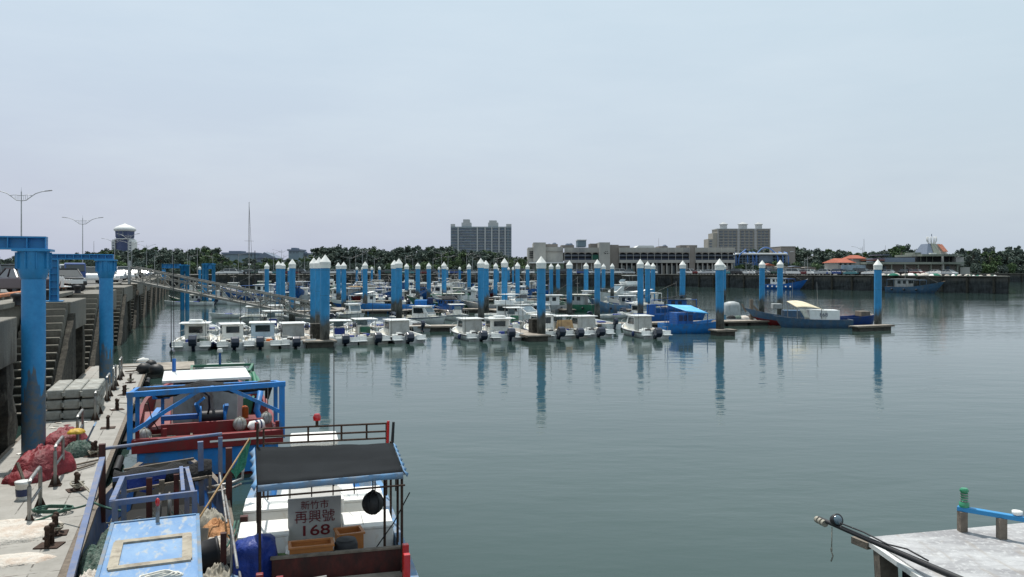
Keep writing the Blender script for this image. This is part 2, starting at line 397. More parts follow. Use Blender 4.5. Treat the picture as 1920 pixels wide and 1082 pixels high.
mb=MB(); mb.add([(x,y,GZ) for x,y in land],[tuple(range(len(land)))])
tag(mb.build('ground',ground_m),kind='structure')
# far quay walls with a pale coping
def far_wall(a,b,label,group='far quay walls'):
    t=empty('quay_wall',(a[0],a[1],0),0,label,'quay wall',group)
    a=Vector((0,0,0)); d=Vector((b[0]-t.location.x,b[1]-t.location.y,0)); n=Vector((d.y,-d.x,0)).normalized()
    L_=d.length; dd=d.normalized(); w_=MB()
    q=int(L_/2.2)+1
    vs=[];fs=[]
    for i in range(q+1):
        p=dd*(L_*i/q)
        for j in range(6):
            o_=n*(noise.noise(Vector((i*.7,j*1.3,L_)))*.25-.05*(j%2))
            vs.append(p+o_+Vector((0,0,-.6+(GZ+.25)*j/5)))
    fs=[(i*6+j,(i+1)*6+j,(i+1)*6+j+1,i*6+j+1) for i in range(q) for j in range(5)]
    w_.add(vs,fs,False)
    w_.build('wall_face',X['wallfar'],t)
    c_=MB(); c_.bar(n*.1+Vector((0,0,GZ-.08)),d+n*.1+Vector((0,0,GZ-.08)),.6,.22); c_.build('coping',X['concrete'],t)
    # dark fender recesses
    k=MB(); i=0
    m_=int(L_/6)
    for i in range(m_):
        p=dd*(L_*(i+.5)/m_)+n*.22
        f=MB(); f.box((p.x,p.y,1.9),(.45,.45,3.6),math.atan2(dd.y,dd.x)); f.build('fender_post',X['growth'],t)
    return t
far_wall((qf.x,qf.y),(-80,259),'short dark quay wall joining the gangway quay to the back wall')
far_wall((-80,259),(53,276),'long dark quay wall behind the marina with parked cars along its top')
far_wall((53,276),(116,187),'dark stained jetty wall with two blue fishing boats moored against it')
far_wall((116,187),(121,198),'short end wall of the jetty at its seaward corner')
far_wall((121,198),(126,372),'back wall of the jetty facing the outer basin')
far_wall((126,372),(420,372),'distant low sea wall beyond the end of the jetty')
# ------------------------------------------------------------------ left quay: blocks, recessed wall and stairs
def rough_col(w,d,h,seed):
    mb=MB(); n=7; vs=[]
    cs=[(-1,-1),(0,-1.1),(1,-1),(1.1,0),(1,1),(0,1.1),(-1,1),(-1.1,0)]
    for k in range(n+1):
        z=h*k/n; g_=1+.35*(1-k/n)
        for j,(a,b) in enumerate(cs):
            q=g_*(1+.35*noise.noise(Vector((j*1.7,k*.9,seed*3.1))))
            vs.append((a*w/2*q,b*d/2*q,z-.6))
    fs=[(k*8+j,k*8+(j+1)%8,(k+1)*8+(j+1)%8,(k+1)*8+j) for k in range(n) for j in range(8)]
    mb.add(vs,fs); return mb
def place_uv(o,u,v,z=0):
    o.location=UV(u,v,z); o.rotation_euler=(0,0,QA); return o
col_meshes=[]
ORD=['first','second','third','fourth','fifth','sixth','seventh','eighth','ninth','tenth','eleventh','twelfth','thirteenth','fourteenth','fifteenth','sixteenth','seventeenth','eighteenth','nineteenth','twentieth']
TENS=['','','twenty','thirty','forty','fifty','sixty','seventy','eighty','ninety']
def ordw(i):
    if i<20: return ORD[i]
    n=i+1
    if n>=100: return 'hundred and '+ordw(n-101) if n>100 else 'hundredth'
    return TENS[n//10]+('-'+ORD[n%10-1] if n%10 else '') if n%10 else {2:'twentieth',3:'thirtieth',4:'fortieth',5:'fiftieth',6:'sixtieth',7:'seventieth',8:'eightieth',9:'ninetieth'}[n//10]
blocks=[(8,27.2),(38.9,44.7),(52,63.3),(71,82),(89,101),(108,120),(127,139),(146,160),(167,182),(189,206),(213,232),(239,268)]
for bi,(u0,u1) in enumerate(blocks):
    L_=u1-u0
    t=empty('quay_block',label=f'weathered concrete quay block on crusted columns, {ordw(bi)} along the gangway quay',cat='quay wall',group='projecting blocks of the near quay')
    place_uv(t,u0,-6.3)
    MB().box((.85,L_/2,GZ-.66),(1.7,L_,1.30)).build('cap',X['wall'],t,bevel=.03)
    MB().box((.3,L_/2,1.1),(.6,L_-.2,3.9)).build('back_wall',X['growth'],t)
    n=max(2,int(L_/1.5))
    if not col_meshes:
        for s_ in range(5):
            o=rough_col(.5,.7,3.45,s_).build('column',X['growth'],t); col_meshes.append(o.data)
            o.location=(1.25,.4+(L_-.8)*s_/(n-1) if s_<n else .4,0)
        st=5
    else: st=0
    for i in range(st,n):
        o=bpy.data.objects.new('column',col_meshes[(i*3+bi)%5]); link(o,t); o.location=(1.25+.1*math.sin(i*4.1),.4+(L_-.8)*i/(n-1),0); o.scale=(1,1+.25*math.sin(i*2.3),1)
    # recess with stairs before the next block
    if bi+1<len(blocks):
        v0=blocks[bi+1][0]; G_=v0-u1
        w_=empty('recessed_wall',label=f'recessed stretch of stained quay wall behind the {ordw(bi)} flight of steps',cat='quay wall',group='recessed walls of the near quay')
        place_uv(w_,u1,-6.3)
        MB().box((-.25,G_/2,1.75),(.5,G_,4.75)).build('wall_face',X['wall'],w_)
        MB().box((-.1,G_/2,GZ+.06),(.8,G_-.02,.2)).build('coping',X['concrete'],w_,bevel=.02)
        s_=empty('stone_steps',label=f'concrete steps climbing the near quay, {ordw(bi)} flight along it',cat='steps',group='flights of steps down the near quay')
        place_uv(s_,v0,-6.3)
        m_=MB(); m_.c=0; N=15; run=min(6.0,G_-.3)/N; rise=(GZ-.15)/N
        for k in range(N):
            z=rise*(k+1)+.1
            m_.box((.85,-run*(N-k)+run/2,z-.35),(1.5,run*1.02,.7))
        fl_=m_.build('flight',X['wall'],s_)
        sg=MB(); ns=14; vs_=[]
        for k in range(ns+1):
            q=k/ns; y_=-run*N*(1-q); zt_=.0+(GZ-.55)*q
            for x_ in(1.55,1.85): 
                jj=.12*noise.noise(Vector((k*1.3,x_*3,bi*2.2))); vs_+=[(x_+jj,y_,-.6),(x_+jj*.6,y_,zt_+jj)]
        sg.add(vs_,[f for k in range(ns) for f in((k*4+1,k*4+3,k*4+7,k*4+5),(k*4+2,k*4+6,k*4+7,k*4+3),(k*4,k*4+1,k*4+5,k*4+4))]); sg.build('stringer',X['growth'],s_)
        m2=MB()
        for k in range(N): m2.box((.85,-run*(N-k)+run*.5-.04,rise*(k+1)+.125),(1.46,run*.8,.04))
        m2.build('tread',X['concrete'],fl_)
# kerb along the top of the near quay, painted orange
def kerb(u0,u1,v,lab):
    t=empty('kerb_rail',label=lab,cat='kerb',group='orange painted kerb rails on the near quay'); place_uv(t,u0,v,GZ)
    L_=u1-u0
    MB().box((0,L_/2,.24),(.26,L_,.16)).build('rail',X['kerb_orange'],t,bevel=.04)
    for i in range(max(2,int(L_/1.8))):
        MB().box((0,.4+i*1.8,.08),(.3,.35,.16)).build('foot',X['concrete'],t)
kerb(20,33,-7.7,'orange painted kerb rail behind the dark maroon car')
kerb(37,52,-7.6,'orange painted kerb rail beside the blue ladder leg')
kerb(55,70,-7.6,'orange painted kerb rail beyond the second blue pile')
for j,(u0,v0,n) in enumerate(((27,-7.05,11),(46,-6.9,9))):
    for i in range(n):
        o=MB().sph((0,0,.11),(.14,.10,.13),8,6).tube((-.16,0,.1),(.16,0,.1),.07).build('orange_float',X['kerb_orange'])
        place_uv(o,u0+i*.32,v0,GZ); tag(o,'small orange float strung in a row beside the quay kerb','float','row of orange floats %d on the quay kerb'%(j+1))
        if j: o['label']='small orange float in the string lying beyond the blue ladder leg'
for i,(u,v) in enumerate(((35.3,-5.95),(41.9,-5.9),(53.0,-5.9))):
    t=empty('mooring_bollard',label=['black iron mooring bollard between the big pile and the ladder leg','black iron mooring bollard on the block beside the ladder leg','black iron mooring bollard by the second pile'][i],cat='bollard',group='mooring bollards on the near quay'); place_uv(t,u,v,GZ)
    MB().lathe((0,0,0),[(.2,0),(.17,.05),(.15,.3),(.24,.36),(.24,.45),(.1,.5)]).build('post',X['black'],t)
    MB().lathe((0,0,0),[(.32,0),(.32,.03)]).build('base_plate',X['rust'],t)
o=MB().sph((0,0,.1),(.35,.25,.2),12,8,.5,3,-.08).build('cloth_bundle',X['tarp_white']); place_uv(o,42.6,-6.1,GZ); tag(o,'crumpled white cloth bundle beside the bollard on the quay block','cloth')

# ------------------------------------------------------------------ the two big blue piles with I-beams
def ibeam(mb,a,b,w,h,web=.03,fl=.04,stiff=.55):
    a=Vector(a); b=Vector(b); up=Vector((0,0,1)); d=(b-a)
    vert=abs(d.normalized().z)>.9
    side=Vector((0,1,0)) if vert else d.cross(up).normalized()
    nrm=Vector((1,0,0)) if vert else up
    off=nrm*(h/2-fl/2)
    def slab(p0,p1,sw,nw):
        x=side*sw/2; y=nrm*nw/2
        vs=[p+q for p in(p0,p1) for q in(-x-y,x-y,x+y,-x+y)]
        mb.add(vs,[(3,2,1,0),(4,5,6,7),(0,1,5,4),(1,2,6,5),(2,3,7,6),(3,0,4,7)])
    slab(a+off,b+off,w,fl); slab(a-off,b-off,w,fl); slab(a,b,web,h-2*fl)
    n=int(d.length/stiff)
    for i in range(n+1):
        p=a+d*(i/max(n,1)); q=d.normalized()*.012
        if i==0: p=p+q
        if i==n: p=p-q
        slab(p-q,p+q,w*.92,h-2*fl)
def big_pile(px,Dp,r,ztop,lab):
    p=Qd(px,Dp,0)
    t=empty('blue_pile',p,QA,lab,'mooring pile','large blue piles holding the pontoon')
    prof=[(r,-1.5),(r,ztop-.75)]
    MB().lathe((0,0,0),prof,28).build('shaft',X['pilebig'],t)
    MB().lathe((0,0,0),[(r+.004,ztop-.76),(r+.02,ztop-.74),(r*1.32,ztop-.45),(r*1.32,ztop)],28).build('head',X['bluesteel'],t)
    MB().box((0,0,ztop+.03),(r*3.1,r*2.9,.06)).build('cap_plate',X['bluesteel'],t)
    for k in range(10):
        an=2*math.pi*k/10; h=MB(); h.box((math.cos(an)*r*1.34,math.sin(an)*r*1.34,ztop-.25),(.1,.02,.45),an); h.build('gusset_plate',X['bluesteel'],t)
    return t,p
t1,p1=big_pile(63,22,.295,6.02,'thick blue pile with flaking grey patch rising beside the red tarpaulins')
t2,p2=big_pile(199,35.7,.285,5.92,'blue pile beside the stacked grey floats carrying the ladder frame')
# beam 1 runs landward from the first pile, its leg stands on the quay
t=empty('gantry_frame',(p1.x,p1.y,6.08),QA,'blue I-beam resting on the thick pile nearest the camera','steel frame','blue I-beam frames on the piles')
mb=MB(); ibeam(mb,(-4.2,0,.17),(.32,0,.17),.40,.36,stiff=.42); mb.build('beam',X['bluesteel'],t)
mb=MB(); ibeam(mb,(-4.0,0,GZ-6.08),(-4.0,0,-.01),.34,.3); mb.build('leg',X['bluesteel'],t)
t=empty('gantry_frame',(p2.x,p2.y,5.98),QA,'blue I-beam frame with ladder-like leg standing on the quay block','steel frame','blue I-beam frames on the piles')
mb=MB(); ibeam(mb,(-2.2,0,.12),(.3,0,.12),.34,.24,stiff=.30); mb.build('beam',X['bluesteel'],t)
mb=MB(); ibeam(mb,(-2.0,-.2,GZ-5.98),(-2.0,-.2,-.004),.34,.34,stiff=.30); mb.build('leg',X['bluesteel'],t)
MB().box((-2.0,-.2,GZ-5.98+.02),(.7,.6,.04)).build('foot_plate',X['bluesteel'],t)

# ------------------------------------------------------------------ near pontoon
pt=empty('concrete_pontoon',label='long light grey concrete pontoon running below the near quay',cat='pontoon'); place_uv(pt,4,-3.25)
MB().box((0,21.5,.41),(2.6,43,.18)).build('deck',X['deck'],pt)
MB().box((0,21.5,.05),(2.45,42.8,.54)).build('float_body',X['dockside'],pt)
for s_,nm in((1.36,'edge_timber'),(-1.36,'edge_timber')):
    MB().box((s_,21.5,.40),(.12,43,.2)).build(nm,X['wood'],pt,bevel=.01)
for i in range(12):
    MB().tube((1.5,1.8+i*3.6,.12),(1.5,3.4+i*3.6,.12),.11).build('fender',X['black'],pt)
def hoop(u,v,L_,h,lab):
    t=empty('guard_rail',label=lab,cat='guard rail',group='steel guard rail hoops on the pontoon'); place_uv(t,u,v,.5)
    r=.038
    pts=[(0,0,0),(0,0,h-.12),(0,.03,h-.03),(0,.12,h),(0,L_-.12,h),(0,L_-.03,h-.03),(0,L_,h-.12),(0,L_,0)]
    MB().path(pts,r,8).build('hoop',X['steel'],t)
    MB().tube((0,.03,h*.5),(0,L_-.03,h*.5),.028).build('mid_bar',X['steel'],t)
    for y in(0,L_):
        m_=MB(); m_.box((0,y,.012),(.26,.22,.024)); m_.prism([(-.13,.02),(.13,.02),(.04,.26),(-.04,.26)],'y',y-.012,y+.012); m_.build('foot',X['rust'],t)
hoops=[(17.9,'steel hoop rail closest to the paint bucket'),(21.2,'steel hoop rail beside the large red tarpaulin heap'),(25.3,'steel hoop rail beside the leaning blue board'),(30.0,'steel hoop rail beside the stack of grey floats'),(34.2,'steel hoop rail just past the float stack'),(37.2,'steel hoop rail at the foot of the second blue pile'),(40.6,'steel hoop rail near the far end of the pontoon')]
for u,lb in hoops: hoop(u,-2.82,1.25,.92,lb)
MB_=MB()
def cleat(u,v,lab,sd_,coil=False):
    t=empty('mooring_cleat',label=lab,cat='cleat',group='rusty mooring cleats on the pontoon'); place_uv(t,u,v,.5); t.rotation_euler[2]+=sd_
    MB().box((0,0,.012),(.42,.34,.024)).build('base_plate',X['rust'],t,bevel=.005)
    m_=MB()
    for y in(-.09,.09):
        m_.tube((0,y,.02),(0,y,.34),.045,.038); m_.sph((0,y,.35),.055,8,6)
    m_.tube((0,-.2,.2),(0,.2,.2),.028); m_.build('twin_posts',X['rust'],t)
    if coil:
        q=MB()
        for k in range(3):
            pts=[(math.cos(a*.5)*(.1+.02*k),math.sin(a*.5)*(.16+.02*k),.1+.03*k+.02*math.sin(a*1.3+k)) for a in range(13)]
            q.path(pts,.016,5)
        q.build('rope_turns',X['rope'],t)
for i,(u,lb,c_) in enumerate(((16.6,'rusty twin cleat closest to the camera with an iron ring',False),(17.3,'rusty twin cleat tied with green rope',True),(20.6,'rusty cleat wrapped in old rope beside white scraps',True),(24.2,'rusty cleat wrapped in tangled rope near the wooden batten',True),(28.3,'bare rusty cleat in front of the float stack',False),(31.9,'rusty cleat alongside the red boat gantry',False),(35.6,'rusty cleat level with the white cabin roof',False),(39.4,'rusty cleat close to the pontoon end',True))):
    cleat(u,-2.3,lb,(i%3-1)*.3,c_)
# stacked grey floats, each its own
for lay in range(3):
    for r_ in range(2):
        for c_ in range(3):
            t=empty('plastic_float'); place_uv(t,30.3+r_*1.42+.04*((lay*2+c_)%3),-4.1+c_*.52+.02*lay,.5+lay*.35)
            MB().box((0,.68,.165),(.5,1.34,.31)).build('body',X['floatgrey'],t,bevel=.06,seg=3)
            m_=MB(); m_.box((0,.68,.165),(.515,1.36,.035)); m_.build('seam_rib',X['floatgrey'],t)
            for q in((-.25,0),(.25,0)): MB().tube((q[0]*.96,-.005,.10),(q[0]*.96,-.005,.24),.045,None,8).build('lug',X['floatgrey'],t)
            tag(t,f"grey plastic pontoon float, {['bottom','middle','top'][lay]} layer, {['beside the quay wall','in the middle','beside the guard rail'][c_]}, {['front','back'][r_]} row",'float','grey plastic floats stacked on the pontoon')
# crumpled heaps
def heap(name,loc,size,mat,seed,rz=0,jit=.55,parent=None,n=40,m=22):
    mb=MB(); vs=[]
    for k in range(m+1):
        rr=k/m
        for i in range(n):
            t=2*math.pi*i/n
            e=1+.28*noise.noise(Vector((math.cos(t)*1.6,math.sin(t)*1.6,seed)))+.10*noise.noise(Vector((math.cos(t)*5,math.sin(t)*5,seed+4)))
            x=math.cos(t)*rr*e; y=math.sin(t)*rr*e
            hgt=max(0,1-rr**2.2)
            rd=1-abs(noise.noise(Vector((x*2.2+seed,y*2.2,seed*.3))))*2
            rd2=1-abs(noise.noise(Vector((x*5+seed,y*5,seed*.7))))*2
            z=(hgt**.55)*(.84+jit*.22*(rd-.5)+jit*.16*(rd2-.5))
            if k==m: z=-.03
            vs.append((x*size[0],y*size[1],max(z,-.03)*size[2]))
    mb.add(vs,[(k*n+i,(k+1)*n+i,(k+1)*n+(i+1)%n,k*n+(i+1)%n) for k in range(m) for i in range(n)],True)
    o=mb.build(name,mat,parent); o.location=loc; o.rotation_euler=(0,0,rz); return o
def on_pontoon(px,py,z=.5): return Pz(px,py,z)
o=heap('tarpaulin',on_pontoon(80,888),(.60,.88,.80),X['tarp_red'],2.0,QA-.3); tag(o,'large crumpled dark red tarpaulin heap in front of the thick blue pile','tarpaulin','dark red tarpaulins')
o=heap('tarpaulin',on_pontoon(58,900),(.55,.42,.34),X['tarp_red'],7.3,QA+.5); tag(o,'low trailing end of red tarpaulin beside the white bucket','tarpaulin','dark red tarpaulins')
o=heap('tarpaulin',on_pontoon(122,838),(.62,.8,.62),X['tarp_red'],5.1,QA); tag(o,'smaller red tarpaulin heap topped with yellow sheet between pile and blue board','tarpaulin','dark red tarpaulins')
o=heap('yellow_sheet',on_pontoon(133,846,.55)+Vector((0,.25,.45)),(.24,.2,.14),X['yellow'],3.3,.4); tag(o,'yellow and orange striped sheet lying on the smaller tarpaulin heap','sheet')
o=heap('rag_pile',on_pontoon(150,852),(.42,.5,.42),X['net_grey'],9.1,.4); tag(o,'tangle of dirty cloth and netting under the leaning blue board','rag pile')
o=MB().box((0,0,.38),(.04,.62,.8),0,0,.42).build('blue_board',X['paleblue']); o.location=on_pontoon(166,846); o.rotation_euler=(0,0,QA); tag(o,'pale blue board leaning beside the hoop rail','board')
o=heap('white_cloth',on_pontoon(12,1000),(1.0,.75,.20),X['tarp_white'],1.2,.2); tag(o,'dirty white sheet spread on the pontoon near the cleats','cloth','dirty white sheets on the pontoon')
o=heap('white_cloth',on_pontoon(18,1052),(.62,.35,.07),X['tarp_white'],4.4,.3,.9); tag(o,'flat stained cloth scrap at the near edge of the picture','cloth','dirty white sheets on the pontoon')
t=empty('paint_bucket',on_pontoon(43,935),.3,'white plastic paint bucket with dark printed band beside the red tarpaulin','bucket')
MB().lathe((0,0,0),[(.125,0),(.15,.33),(.158,.33),(.158,.36),(.15,.36)],20).build('body',X['foam'],t)
MB().lathe((0,0,0),[(.137,.07),(.147,.22)],20).build('printed_band',X['navy'],t)
MB().lathe((0,0,0),[(.162,.355),(.162,.385),(.14,.39)],20).build('lid',X['white'],t)
for i,(a,b,lb) in enumerate((((30,870),(48,910),'bare wooden stick poking out of the red tarpaulin'),((140,872),(185,862),'weathered wooden batten lying past the tarpaulins'),((145,879),(178,869),'shorter brown batten beside the longer one'))):
    A=on_pontoon(*a,.55); B=on_pontoon(*b,.55)
    if i==0: A.z=1.0; A=Qd(32,B.y+.1,1.05)
    o=MB().bar(A,B,.06,.04).build('wooden_batten',X['wood']); tag(o,lb,'batten','loose wooden battens')
# coiled rope and mooring lines
def rope(name,pts,r,mat,lab,cat='rope',grp=None,sag=0,n=14,wob=.0):
    P_=[]
    for a,b in zip(pts[:-1],pts[1:]):
        a=Vector(a);b=Vector(b)
        for i in range(n):
            t=i/n; p=a.lerp(b,t); p.z-=sag*4*t*(1-t)
            if wob: p+=Vector((noise.noise(Vector((i*.5,a.x,1)))*wob,noise.noise(Vector((i*.5,a.y,5)))*wob,0))
            P_.append(p)
    P_.append(Vector(pts[-1]))
    o=MB().path(P_,r,6).build(name,mat); tag(o,lab,cat,grp); return o
hp=UV(17.9,-2.82,.62)
rope('mooring_rope',[hp,Pz(120,955,.75),Pz(175,942,1.0),Pz(232,958,.9)],.022,X['rope_g'],'green mooring rope from the bucket hoop rail to the faded blue boat',sag=.03)
rope('mooring_rope',[UV(17.3,-2.3,.65),Pz(112,985,.55),hp],.02,X['rope_g'],'loose green rope end looped over the twin cleats',wob=.12)
rope('mooring_rope',[UV(20.6,-2.3,.75),Pz(180,935,.65)],.018,X['rope'],'grey mooring rope from the wrapped cleat to the pontoon edge')
rope('mooring_rope',[UV(31.9,-2.3,.75),UV(29,-1.2,1.1)],.018,X['rope'],'thin line from a cleat to the red and blue boat')
cp=[]; ctr=Pz(98,960,.52)
for k in range(70):
    a=k*.45; cp.append(ctr+Vector((math.cos(a)*(.32+.09*math.sin(k*.7)),math.sin(a)*(.26+.07*math.cos(k*.9)),.03+.0009*k)))
o=MB().path(cp,.016,5).build('rope_coil',X['rope_g']); tag(o,'tangled green rope coil on the pontoon behind the bucket rail','rope')
# scraps
for i in range(46):
    u=RND.uniform(13.5,40); v=RND.uniform(-4.2,-2.05)
    mt=RND.choice(['tarp_white','rust','tarp_red','rope','wood','foam','net_grey','rust','wood']); s_=RND.uniform(.03,.11)
    kind={'tarp_white':('paper_scrap','scrap of dirty white paper littering the pontoon'),'foam':('foam_scrap','broken bit of white foam on the pontoon'),'rust':('rust_flake','brown rust flake lying on the pontoon'),'tarp_red':('red_scrap','small scrap of red tarpaulin on the pontoon'),'rope':('rope_scrap','short frayed grey rope end on the pontoon'),'wood':('wood_chip','chip of weathered wood on the pontoon'),'net_grey':('net_scrap','torn piece of grey netting on the pontoon')}[mt]
    mb=MB()
    if mt in('rope','wood'): mb.path([(0,0,.012),(s_,s_*.6,.02),(s_*2.2,s_*.3,.012)],.01,5)
    else:
        mb.sheet([(-s_,-s_*.6,.008),(s_,-s_*.7,.008),(s_*.8,s_,.008),(-s_*.9,s_*.7,.008)],4,4,lambda a,b:(0,0,.02*abs(noise.noise(Vector((a*3,b*3,i))))))
    o=mb.build(kind[0],X[mt]); o.location=UV(u,v,.505); o.rotation_euler=(0,0,RND.uniform(0,6)); tag(o,kind[1],'scrap',kind[0].replace('_',' ')+'s on the pontoon')
# clutter at the pontoon end
for i,(px,py,s_) in enumerate(((270,700,.34),(293,702,.34),(283,690,.28))):
    o=MB().sph((0,0,s_*.7),(s_,s_,s_*.8),14,9,.12,i).build('round_fender',X['black']); o.location=Pz(px,py,.5); tag(o,'black rubber fender ball lying at the pontoon end','fender','black fender balls at the pontoon end')
for i,(a,b,lb) in enumerate((((222,688),(300,686),'long grey plank lying across the pontoon end'),((236,697),(262,694),'short grey plank lying next to the fender balls'))):
    o=MB().bar(Pz(*a,.6),Pz(*b,.6),.2,.05).build('plank',X['wood']); tag(o,lb,'plank','planks at the pontoon end')
o=MB().sph((0,0,.1),(.3,.2,.16),10,7,.4,2,-.05).build('white_jug',X['foam']); o.location=Pz(268,680,.5); o.rotation_euler=(0,0,.6); tag(o,'crumpled white plastic jug at the pontoon end','jug')
ft=empty('timber_float',UV(45,-2.6,0),QA,'wide grey timber raft moored beyond the pontoon end','raft')
MB().box((1.2,1.6,.34),(3.6,3.6,.12)).build('deck',X['dockwood'],ft); MB().box((1.2,1.6,.02),(3.4,3.4,.5)).build('float_body',X['dockside'],ft)
# ------------------------------------------------------------------ hull generator
def hull_mb(L,B,H,bow=.5,draft=.3,flare=.16,n=12,zd=None,full=.5,rake=.35,fore=.62,rim=.09,blunt=.0,band=.45):
    """y from -L/2 (stern) to L/2 (bow). slots: 0 topsides, 1 lower band, 2 rim, 3 deck"""
    mb=MB(); 
    def bb(t): 
        s=0 if t<full else (t-full)/(1-full)
        return B/2*(.9+.1*min(1,t/.3))*(1-(1-blunt)*s**2.3)
    def zg(t): return H+bow*max(0,(t-.35)/.65)**1.8
    rows=[]; inner=[]
    for i in range(n+1):
        t=i/n; b=max(bb(t),.02); z=zg(t); y0=-L/2+t*L
        def Y(zz): return y0-rake*L*.25*(1-(zz+draft)/(z+draft))*t**3
        zb=z-(z)*band
        ring=[(b,z),(b*(1-flare*.45),zb),(b*(1-flare),.02),(b*.55*(1-.3*t),-draft*.75),(0,-draft)]
        pts=[(-x,Y(zz),zz) for x,zz in ring]+[(x,Y(zz),zz) for x,zz in ring[-2::-1]]
        rows.append(pts)
        bi=max(b-rim,.01); zdd=(zd if zd is not None else H*.4) if t<fore else z-.05
        inner.append([(-bi,y0-(rim if i==n else 0)+(rim if i==0 else 0),z),(-bi*.97,y0+(rim if i==0 else 0),zdd),(bi*.97,y0+(rim if i==0 else 0),zdd),(bi,y0-(rim if i==n else 0)+(rim if i==0 else 0),z)])
    K=9; vs=[p for r in rows for p in r]
    for seg,slot in(((0,7),0),((1,2,5,6),1),((3,4),1)):
        pass
    for slot,cols in((0,(0,7)),(1,(1,2,3,4,5,6))):
        mb.c=slot; mb.add(vs,[(i*K+j,i*K+j+1,(i+1)*K+j+1,(i+1)*K+j) for i in range(n) for j in cols],True)
    mb.c=0; mb.add(rows[0],[tuple(range(K-1,-1,-1))])
    # rim
    rv=[]; 
    for r,q in zip(rows,inner): rv+=[r[0],q[0],q[3],r[-1]]
    mb.c=2; mb.add(rv,[(i*4,i*4+1,(i+1)*4+1,(i+1)*4) for i in range(n)]+[(i*4+2,i*4+3,(i+1)*4+3,(i+1)*4+2) for i in range(n)]+[(0,3,2,1)])
    iv=[p for q in inner for p in q]
    mb.c=0; mb.add(iv,[(i*4,(i+1)*4,(i+1)*4+1,i*4+1) for i in range(n)]+[(i*4+2,(i+1)*4+2,(i+1)*4+3,i*4+3) for i in range(n)]+[(0,1,2,3)])
    mb.c=3; mb.add(iv,[(i*4+1,(i+1)*4+1,(i+1)*4+2,i*4+2) for i in range(n)])
    mb.c=0
    return mb

def boxframe(mb,x0,x1,y,z0,z1,w): 
    mb.bar((x0,y,z0),(x0,y,z1),w,w); mb.bar((x1,y,z0),(x1,y,z1),w,w); mb.bar((x0-w/2,y,z1),(x1+w/2,y,z1),w,w)

# ------------------------------------------------------------------ boat C : red and blue, winch at the stern
C=empty('fishing_boat',Vector((-8.05,21.3,0)),QA,'blue fishing boat with dark red bulwarks, stern winch and white cabin roof','fishing boat')
h=hull_mb(10.5,3.95,.98,bow=.7,draft=.45,flare=.08,zd=.45,full=.55,fore=.75,rim=.12,band=.32)
h.M=None; h.v=[(x,y+5.25,z) for x,y,z in h.v]
h.build('hull',[X['red'],X['blue'],X['red'],X['maroon']],C)
m=MB(); m.box((0,-.06,.50),(3.5,.1,.82)); m.build('transom',X['blue2'],C)
m=MB(); m.box((0,-.10,.98),(3.75,.2,.36)); m.build('stern_bulwark',X['red'],C,bevel=.015)
m=MB(); m.box((.95,-.19,.98),(1.9,.03,.05)); m.build('rub_strip',X['foam'],C)
m=MB(); m.box((0.1,.45,.95),(2.6,.09,.9)); m.build('fish_pen_board',X['red'],C,bevel=.01)
m=MB()
for x in(-1.75,-1.1,1.2,1.75): m.box((x,.1,1.2),(.1,.1,.3))
m.build('rail_post',X['red'],C)
# gantry frame at the stern
g_=MB()
g_.bar((-1.92,0,.9),(-1.92,0,2.26),.13,.13); g_.bar((1.86,0,.9),(1.86,0,2.34),.14,.14)
g_.bar((-2.0,0,2.3),(1.95,0,2.38),.14,.13)
g_.bar((-1.85,-.02,1.35),(-.3,-.02,2.3),.09,.09); g_.bar((1.85,-.02,1.6),(.45,-.02,2.35),.09,.09)
g_.build('stern_gantry',X['blue2'],C)
g_=MB(); boxframe(g_,-1.85,1.9,2.1,.7,2.15,.11); g_.bar((-1.92,0,2.3),(-1.85,2.1,2.15),.1,.1); g_.bar((1.9,0,2.36),(1.9,2.1,2.15),.1,.1); g_.bar((.1,0,2.33),(.1,2.1,2.12),.08,.08)
g_.bar((-1.2,2.1,.7),(-1.2,2.1,2.1),.09,.09)
g_.build('mid_gantry',X['blue2'],C)
# winch
wq=MB()
for x in(-.22,.42):
    wq.M=Matrix.Translation((x,1.1,1.42))@Matrix.Rotation(rad(90),4,'Y')
    wq.lathe((0,0,-.035),[(.2,0),(.31,.0),(.31,.07),(.2,.07)],20)
wq.M=None
wq.bar((-.22,1.0,1.5),(-.32,.7,1.86),.1,.08); wq.bar((.42,1.0,1.5),(.46,.75,1.78),.1,.08); wq.bar((-.32,.7,1.85),(-.12,.66,2.02),.08,.07)
wq.build('winch_discs',X['blue2'],C)
MB().tube((-.18,1.1,1.42),(.38,1.1,1.42),.17,None,16).build('winch_drum',X['black'],C)
m=MB(); m.box((-.75,1.15,1.45),(.95,.16,.14)); m.box((.1,1.1,.95),(.9,.5,.5)); m.build('winch_bed',X['blue'],C,bevel=.02)
m=MB(); m.box((-.72,1.25,.75),(.95,.5,.42)); m.build('engine_box',X['black'],C,bevel=.03)
# cabin
m=MB(); m.box((0,4.7,1.22),(1.9,2.1,1.62)); m.build('cabin',X['grey'],C,bevel=.02)
m=MB(); m.box((.02,4.72,2.14),(2.55,2.5,.09)); m.build('cabin_roof',X['white'],C,bevel=.02)
for x in(-.5,.5):
    m=MB(); m.box((x,3.62,1.86),(.86,.05,.16)); m.build('shutter',X['blue2'],C,bevel=.01)
for x in(-1.28,1.28):
    m=MB(); m.box((x,4.1,1.75),(.5,.9,.3)); m.build('side_locker',X['blue2'],C,bevel=.03)
m=MB(); m.box((-.1,3.645,1.2),(.62,.03,1.2)); m.build('door',X['steel'],C)
m=MB(); m.box((-1.35,2.5,.95),(.72,1.3,.5),0,.25); m.build('hatch_box',X['red'],C,bevel=.02)
m=MB(); m.bar((-1.75,1.5,1.05),(-1.3,2.9,1.45),.16,.05); m.build('side_plank',X['blue2'],C)
m=MB(); m.bar((.92,2.9,.6),(.95,2.85,1.95),.16,.12); m.build('white_post',X['foam'],C)
m=MB()
